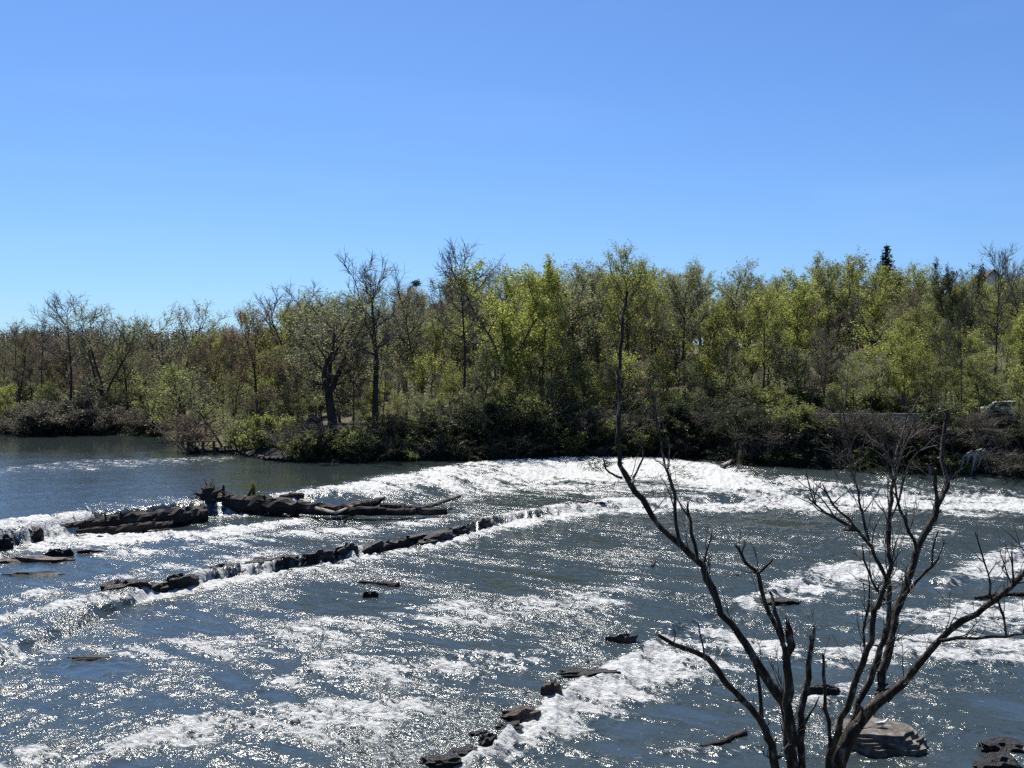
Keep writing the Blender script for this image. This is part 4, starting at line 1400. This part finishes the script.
# ------------------------------------------------------------------ gulls
def gull(loc, size, rz, label, upright=0.0):
    o = empty("gull", loc, rz)
    o.scale = (size, size, size)
    tag(o, label, "bird")
    # rings along the spine: x forward, z up
    sp = [(-.62, .34, .012, .02), (-.5, .36, .05, .03), (-.3, .37, .10, .085), (-.1, .36, .135, .13), (.1, .38, .14, .14), (.24, .44, .11, .12), (.32, .53, .075, .08), (.37, .61, .072, .074), (.42, .64, .066, .066), (.47, .645, .045, .045), (.495, .64, .02, .022)]
    mb = MB()
    k = 12
    cu, su = math.cos(upright), math.sin(upright)
    def up(x, z):
        z0 = .36
        return x * cu - (z - z0) * su * .3, z0 + (z - z0) * cu + x * su
    for x, z, ry, rz_ in sp:
        x, z = up(x, z)
        for j in range(k):
            a = 6.283 * j / k
            mb.v.append((x, math.cos(a) * ry, z + math.sin(a) * rz_))
    for i in range(len(sp) - 1):
        for j in range(k):
            j2 = (j + 1) % k
            mb.f.append((i * k + j, i * k + j2, (i + 1) * k + j2, (i + 1) * k + j))
            mb.m.append(0)
    mb.f += [tuple(range(k)), tuple(reversed(range((len(sp) - 1) * k, len(sp) * k)))]
    mb.m += [0, 0]
    mb.build("body", M["white_feather"], o)
    mb = MB()
    b0, b1 = up(.485, .64), up(.60, .618)
    mb.tube([(b0[0], 0, b0[1]), (b1[0], 0, b1[1])], [.022, .006], 6)
    mb.build("beak", M["beak"], o)
    for s_ in (-1, 1):
        mb = MB()
        pts = [up(.16, .43), up(-.05, .43), up(-.35, .40), up(-.68, .36)]
        mb.tube([(p[0], s_ * .115 * (1 - .25 * i), p[1]) for i, p in enumerate(pts)], [.06, .095, .07, .012], 8, flat=.9)
        mb.build("wing", M["grey_feather"], o)
        mb = MB()
        mb.tube([(0.02, s_ * .055, .26), (.0, s_ * .055, .12), (.02, s_ * .055, .012)], [.02, .014, .014], 5)
        mb.tube([(.0, s_ * .055, .012), (.09, s_ * .075, .008)], [.014, .008], 4)
        mb.build("leg", M["beak"], o)
    return o


gull((slab_p.x - .02, slab_p.y + .1, slab_top - .03), .36, 0.15, "white and grey gull standing on the dry layered slab rock")
g1 = on_plane(88, 513.5, 1.45)
gull((g1.x, g1.y, 1.45), .62, 2.6, "small white gull perched upright on the thick old log at left", upright=.6)


# ------------------------------------------------------------------ the near bare tree
ND = 11.5
nx = at_dist(806, 400, ND).x
nz = gz(nx, ND)
nt_ = empty("bare_tree", (nx, ND, nz - .1))
tag(nt_, "dark many-stemmed bare tree standing close by with broken limbs", "tree")
org = Vector(nt_.location)
RT = random.Random(2024)


def limb(name, spec, d0, d1, parent, twigs=0, tlen=.35, mat="bark_near", sides=9, kink=.012):
    """spec: (px, py, width px) along the limb; its distance runs from d0 to d1"""
    n = len(spec)
    pts, rad = [], []
    for i, (x, y, w) in enumerate(spec):
        d = d0 + (d1 - d0) * i / (n - 1)
        pts.append(at_dist(x, y, d) - org)
        rad.append(w * .78 / 2 * d / F)
    # smooth curve through the points, with small kinks like real wood
    P, Q = [], []
    for i in range(n - 1):
        a, b = pts[i], pts[i + 1]
        ta = (pts[i + 1] - pts[max(i - 1, 0)]) * .5
        tb = (pts[min(i + 2, n - 1)] - pts[i]) * .5
        k = max(2, int((b - a).length / .12))
        for j in range(k):
            t = j / k
            h = a * (2 * t ** 3 - 3 * t * t + 1) + ta * (t ** 3 - 2 * t * t + t) + b * (-2 * t ** 3 + 3 * t * t) + tb * (t ** 3 - t * t)
            h += Vector((RT.gauss(0, kink), RT.gauss(0, kink), RT.gauss(0, kink))) * min(1, rad[i] / .03)
            P.append(h)
            Q.append((rad[i] * (1 - t) + rad[i + 1] * t) * RT.uniform(.9, 1.13))
    P.append(pts[-1])
    Q.append(rad[-1])
    mb = MB()
    mb.tube(P, Q, sides, jit=.09, rnd=RT)
    for _ in range(int(twigs * 1.2)):
        i = RT.randrange(len(P) // 5, len(P) - 1)
        td = (P[i + 1] - P[i]).normalized()
        d = (td * .7 + Vector((RT.gauss(0, .7), RT.gauss(0, .5), abs(RT.gauss(.5, .5))))).normalized()
        q = bend(P[i], d, tlen * RT.uniform(.4, 1.8), 5, RT, .18, lift=.06)
        r = RT.uniform(.0045, .0095)
        mb.tube(q, [r, r * .85, r * .7, r * .55, r * .42, r * .3], 5, cap=False, mi=1)
        for _k in range(RT.choice([0, 1, 2, 3, 3])):
            p, tdd = pick(q, RT.uniform(.25, .9))
            d2 = (tdd + Vector((RT.gauss(0, .6), RT.gauss(0, .5), RT.gauss(.2, .5)))).normalized()
            q2 = bend(p, d2, tlen * RT.uniform(.25, .8), 3, RT, .2)
            mb.tube(q2, [r * .6, r * .5, r * .38, r * .25], 4, cap=False, mi=1)
    for _ in range(len(P) // 9):              # knots and snapped stubs
        i = RT.randrange(1, len(P) - 1)
        d = Vector((RT.gauss(0, 1), RT.gauss(0, .6), RT.gauss(.3, .6))).normalized()
        mb.tube([P[i], P[i] + d * Q[i] * 1.5, P[i] + d * Q[i] * RT.uniform(1.8, 3.2)], [Q[i] * .5, Q[i] * .36, Q[i] * .2], 6)
    if Q[-1] > .017:                          # snapped, splintered end
        td = (P[-1] - P[-3]).normalized()
        for _ in range(6):
            e = P[-1] + Vector((RT.gauss(0, 1), RT.gauss(0, 1), RT.gauss(0, 1))) * Q[-1] * .45
            mb.tube([e - td * .05, e + td * .02, e + td * RT.uniform(.05, .16)], [Q[-1] * .5, Q[-1] * .35, Q[-1] * .05], 5)
    o = mb.build(name, [M[mat], M["twig_near"]], parent)
    return o


BASE_ = [(806, 960, 62), (808, 900, 48)]
limb("trunk", BASE_ + [(818, 830, 32), (833, 780, 25), (842, 752, 21), (852, 732, 18), (868, 711, 15), (886, 695, 13)], ND, ND, nt_, 5)
limb("limb", [(806, 900, 26), (800, 830, 19), (792, 768, 15), (788, 732, 14), (784, 704, 13), (769, 682, 12), (745, 644, 10.5), (716, 603, 9), (703, 567, 9), (679, 545, 9), (660, 526, 8), (643, 500, 7.5), (624, 474, 7), (620, 463, 6), (619, 430, 5.5), (619, 395, 5), (621, 350, 4.6), (623, 318, 4), (627, 292, 3)], ND, 13.0, nt_, 22, .4)
limb("limb", [(621, 478, 3.5), (613, 474, 3), (606, 468, 2.5), (603, 457, 1.5)], 12.5, 12.3, nt_)
limb("limb", [(632, 483, 4), (637, 471, 3), (643, 459, 2.5), (643, 440, 1.5)], 12.4, 12.6, nt_, 2)
limb("limb", [(683, 546, 5), (676, 526, 4.5), (674, 496, 4), (667, 472, 3.5), (664, 461, 3), (660, 435, 2.6), (655, 410, 2.2), (650, 385, 1.4)], 12.0, 12.8, nt_, 16, .35)
limb("limb", [(698, 557, 4.5), (692, 532, 4), (689, 515, 3.5), (688, 503, 2.5)], 11.95, 11.6, nt_, 2)
limb("limb", [(690, 519, 3), (682, 508, 2.4), (677, 499, 1.5)], 11.8, 11.8, nt_)
limb("limb", [(704, 564, 2.5), (707, 552, 2), (712, 535, 1.4)], 11.9, 11.7, nt_, 3, .2)
limb("limb", [(800, 840, 14), (794, 790, 14), (791, 740, 13), (789, 704, 12), (788, 667, 11.5), (788, 646, 11), (789, 629, 10)], ND - .15, 11.2, nt_, 3, .2)
limb("limb", [(787, 656, 8), (781, 638, 6.5), (772, 618, 6), (765, 603, 5.5), (759, 575, 5), (748, 565, 4.5), (742, 555, 4), (735, 545, 3)], 11.25, 10.9, nt_, 6, .25)
limb("limb", [(758, 573, 3.5), (766, 566, 3), (773, 559, 1.8)], 10.95, 10.8, nt_)
limb("limb", [(784, 646, 6), (778, 622, 5), (773, 603, 4.5), (770, 592, 3.5)], 11.25, 11.5, nt_, 2, .2)
limb("limb", [(808, 880, 14), (804, 800, 10), (802, 740, 9), (802, 715, 8.5), (806, 689, 7.5), (810, 655, 7), (812, 636, 6.5)], ND + .1, 11.9, nt_, 4, .25)
limb("limb", [(804, 727, 3.5), (809, 715, 3), (815, 705, 2.4), (819, 697, 1.5)], 11.7, 11.5, nt_)
limb("limb", [(803, 890, 16), (784, 820, 12), (774, 772, 11), (768, 738, 10), (758, 719, 9), (743, 700, 8), (726, 682, 7.5), (707, 661, 7), (683, 648, 6), (668, 640, 5), (657, 634, 4)], ND - .1, 10.6, nt_, 9, .22)
limb("limb", [(705, 660, 2.6), (703, 650, 2.4), (700, 634, 2), (698, 624, 1.4)], 10.75, 10.7, nt_)
limb("limb", [(768, 738, 7), (763, 719, 6), (760, 689, 5), (757, 667, 4)], 11.05, 11.3, nt_, 4, .2)
limb("limb", [(860, 720, 12), (886, 695, 12), (911, 676, 10.5), (924, 657, 9.5), (941, 640, 9), (963, 622, 8.5), (987, 605, 7.5), (998, 598, 7), (1024, 573, 6), (1050, 552, 5), (1085, 530, 3)], 11.45, 10.3, nt_, 14, .35)
limb("limb", [(940, 641, 5.5), (956, 638, 4.5), (976, 638, 4), (1006, 637, 3.5), (1023, 634, 3), (1060, 628, 2)], 10.85, 10.5, nt_, 6, .3)
limb("limb", [(1006, 637, 3.2), (1005, 622, 3), (1000, 609, 2.6), (997, 596, 1.8)], 10.6, 10.5, nt_, 3, .25)
limb("limb", [(992, 602, 3), (991, 585, 2.6), (985, 563, 2.2), (975, 532, 1.2)], 10.7, 10.6, nt_, 4, .25)
limb("limb", [(1013, 585, 3), (1013, 570, 2.4), (1011, 552, 1.4)], 10.5, 10.4, nt_, 2, .2)
limb("limb", [(866, 716, 11), (878, 703, 11.5), (882, 686, 10.5), (886, 661, 10.5), (890, 640, 10.5), (894, 624, 10.5), (899, 606, 10), (911, 577, 9.5), (920, 543, 9), (933, 517, 8.5), (943, 497, 8), (947, 487, 7), (945, 470, 6), (942, 453, 5.5), (944, 435, 5), (948, 412, 3)], 11.5, 12.6, nt_, 18, .38)
limb("limb", [(937, 506, 5), (936, 489, 4.5), (935, 468, 3.5)], 12.2, 12.0, nt_, 2, .2)
limb("limb", [(917, 552, 5), (913, 540, 4.5), (907, 526, 4.2), (901, 511, 3.8), (896, 496, 3), (894, 478, 2)], 11.95, 11.5, nt_, 7, .3)
limb("limb", [(903, 597, 4.5), (916, 582, 4), (933, 566, 3.5), (939, 558, 2.4)], 11.8, 11.3, nt_, 2, .2)
limb("limb", [(932, 566, 2.8), (933, 550, 2.4), (939, 530, 1.4)], 11.4, 11.2, nt_)
limb("limb", [(828, 790, 11), (832, 745, 9), (843, 719, 8.5), (855, 685, 8), (868, 652, 7.5), (875, 616, 7), (877, 605, 6.5), (886, 580, 5.5), (875, 556, 5), (866, 539, 4.5), (847, 524, 4), (825, 513, 3), (808, 498, 2)], 11.3, 10.2, nt_, 14, .32)
limb("limb", [(845, 742, 10), (855, 715, 9), (864, 693, 8.5), (877, 661, 8), (886, 637, 7.5), (890, 615, 6.5), (889, 577, 6), (889, 543, 5.4), (891, 511, 4.8), (892, 492, 4.2), (896, 468, 3.4), (905, 440, 2.6), (916, 420, 1.8)], 11.6, 11.9, nt_, 22, .4)
limb("limb", [(860, 532, 3.6), (848, 518, 3.2), (832, 504, 2.6), (823, 485, 1.6)], 10.5, 10.1, nt_, 4, .3)
limb("limb", [(869, 541, 3.8), (862, 513, 3.2), (858, 492, 2.8), (852, 468, 2.3), (848, 440, 1.8), (841, 402, 1.2)], 10.6, 10.9, nt_, 12, .35)
limb("limb", [(893, 488, 3), (899, 462, 2.4), (908, 440, 2), (922, 424, 1.8), (940, 412, 1.6), (966, 405, 1)], 11.85, 11.3, nt_, 6, .25, mat="bark_pale")
limb("limb", [(895, 476, 2.8), (888, 455, 2.2), (878, 444, 1.8), (870, 432, 1.2)], 11.8, 12.1, nt_, 6, .25, mat="bark_pale")
limb("limb", [(893, 482, 2.6), (897, 452, 2.2), (905, 425, 1.8), (914, 410, 1.2)], 11.85, 12.2, nt_, 6, .25, mat="bark_pale")
limb("limb", [(890, 520, 2.6), (899, 500, 2.2), (907, 470, 2), (918, 452, 1.6), (938, 445, 1)], 11.8, 11.4, nt_, 6, .25, mat="bark_pale")
limb("limb", [(820, 850, 8), (828, 765, 5.5), (830, 732, 5), (825, 700, 4.5), (824, 675, 4), (823, 654, 3.4)], 11.35, 11.0, nt_, 4, .2)
limb("limb", [(884, 600, 3.5), (872, 580, 2.8), (864, 560, 2.4), (862, 545, 1.6)], 11.4, 10.9, nt_, 6, .3)
limb("limb", [(866, 655, 3.5), (864, 630, 3), (870, 600, 2.5), (868, 575, 1.5)], 11.4, 11.1, nt_, 8, .25)
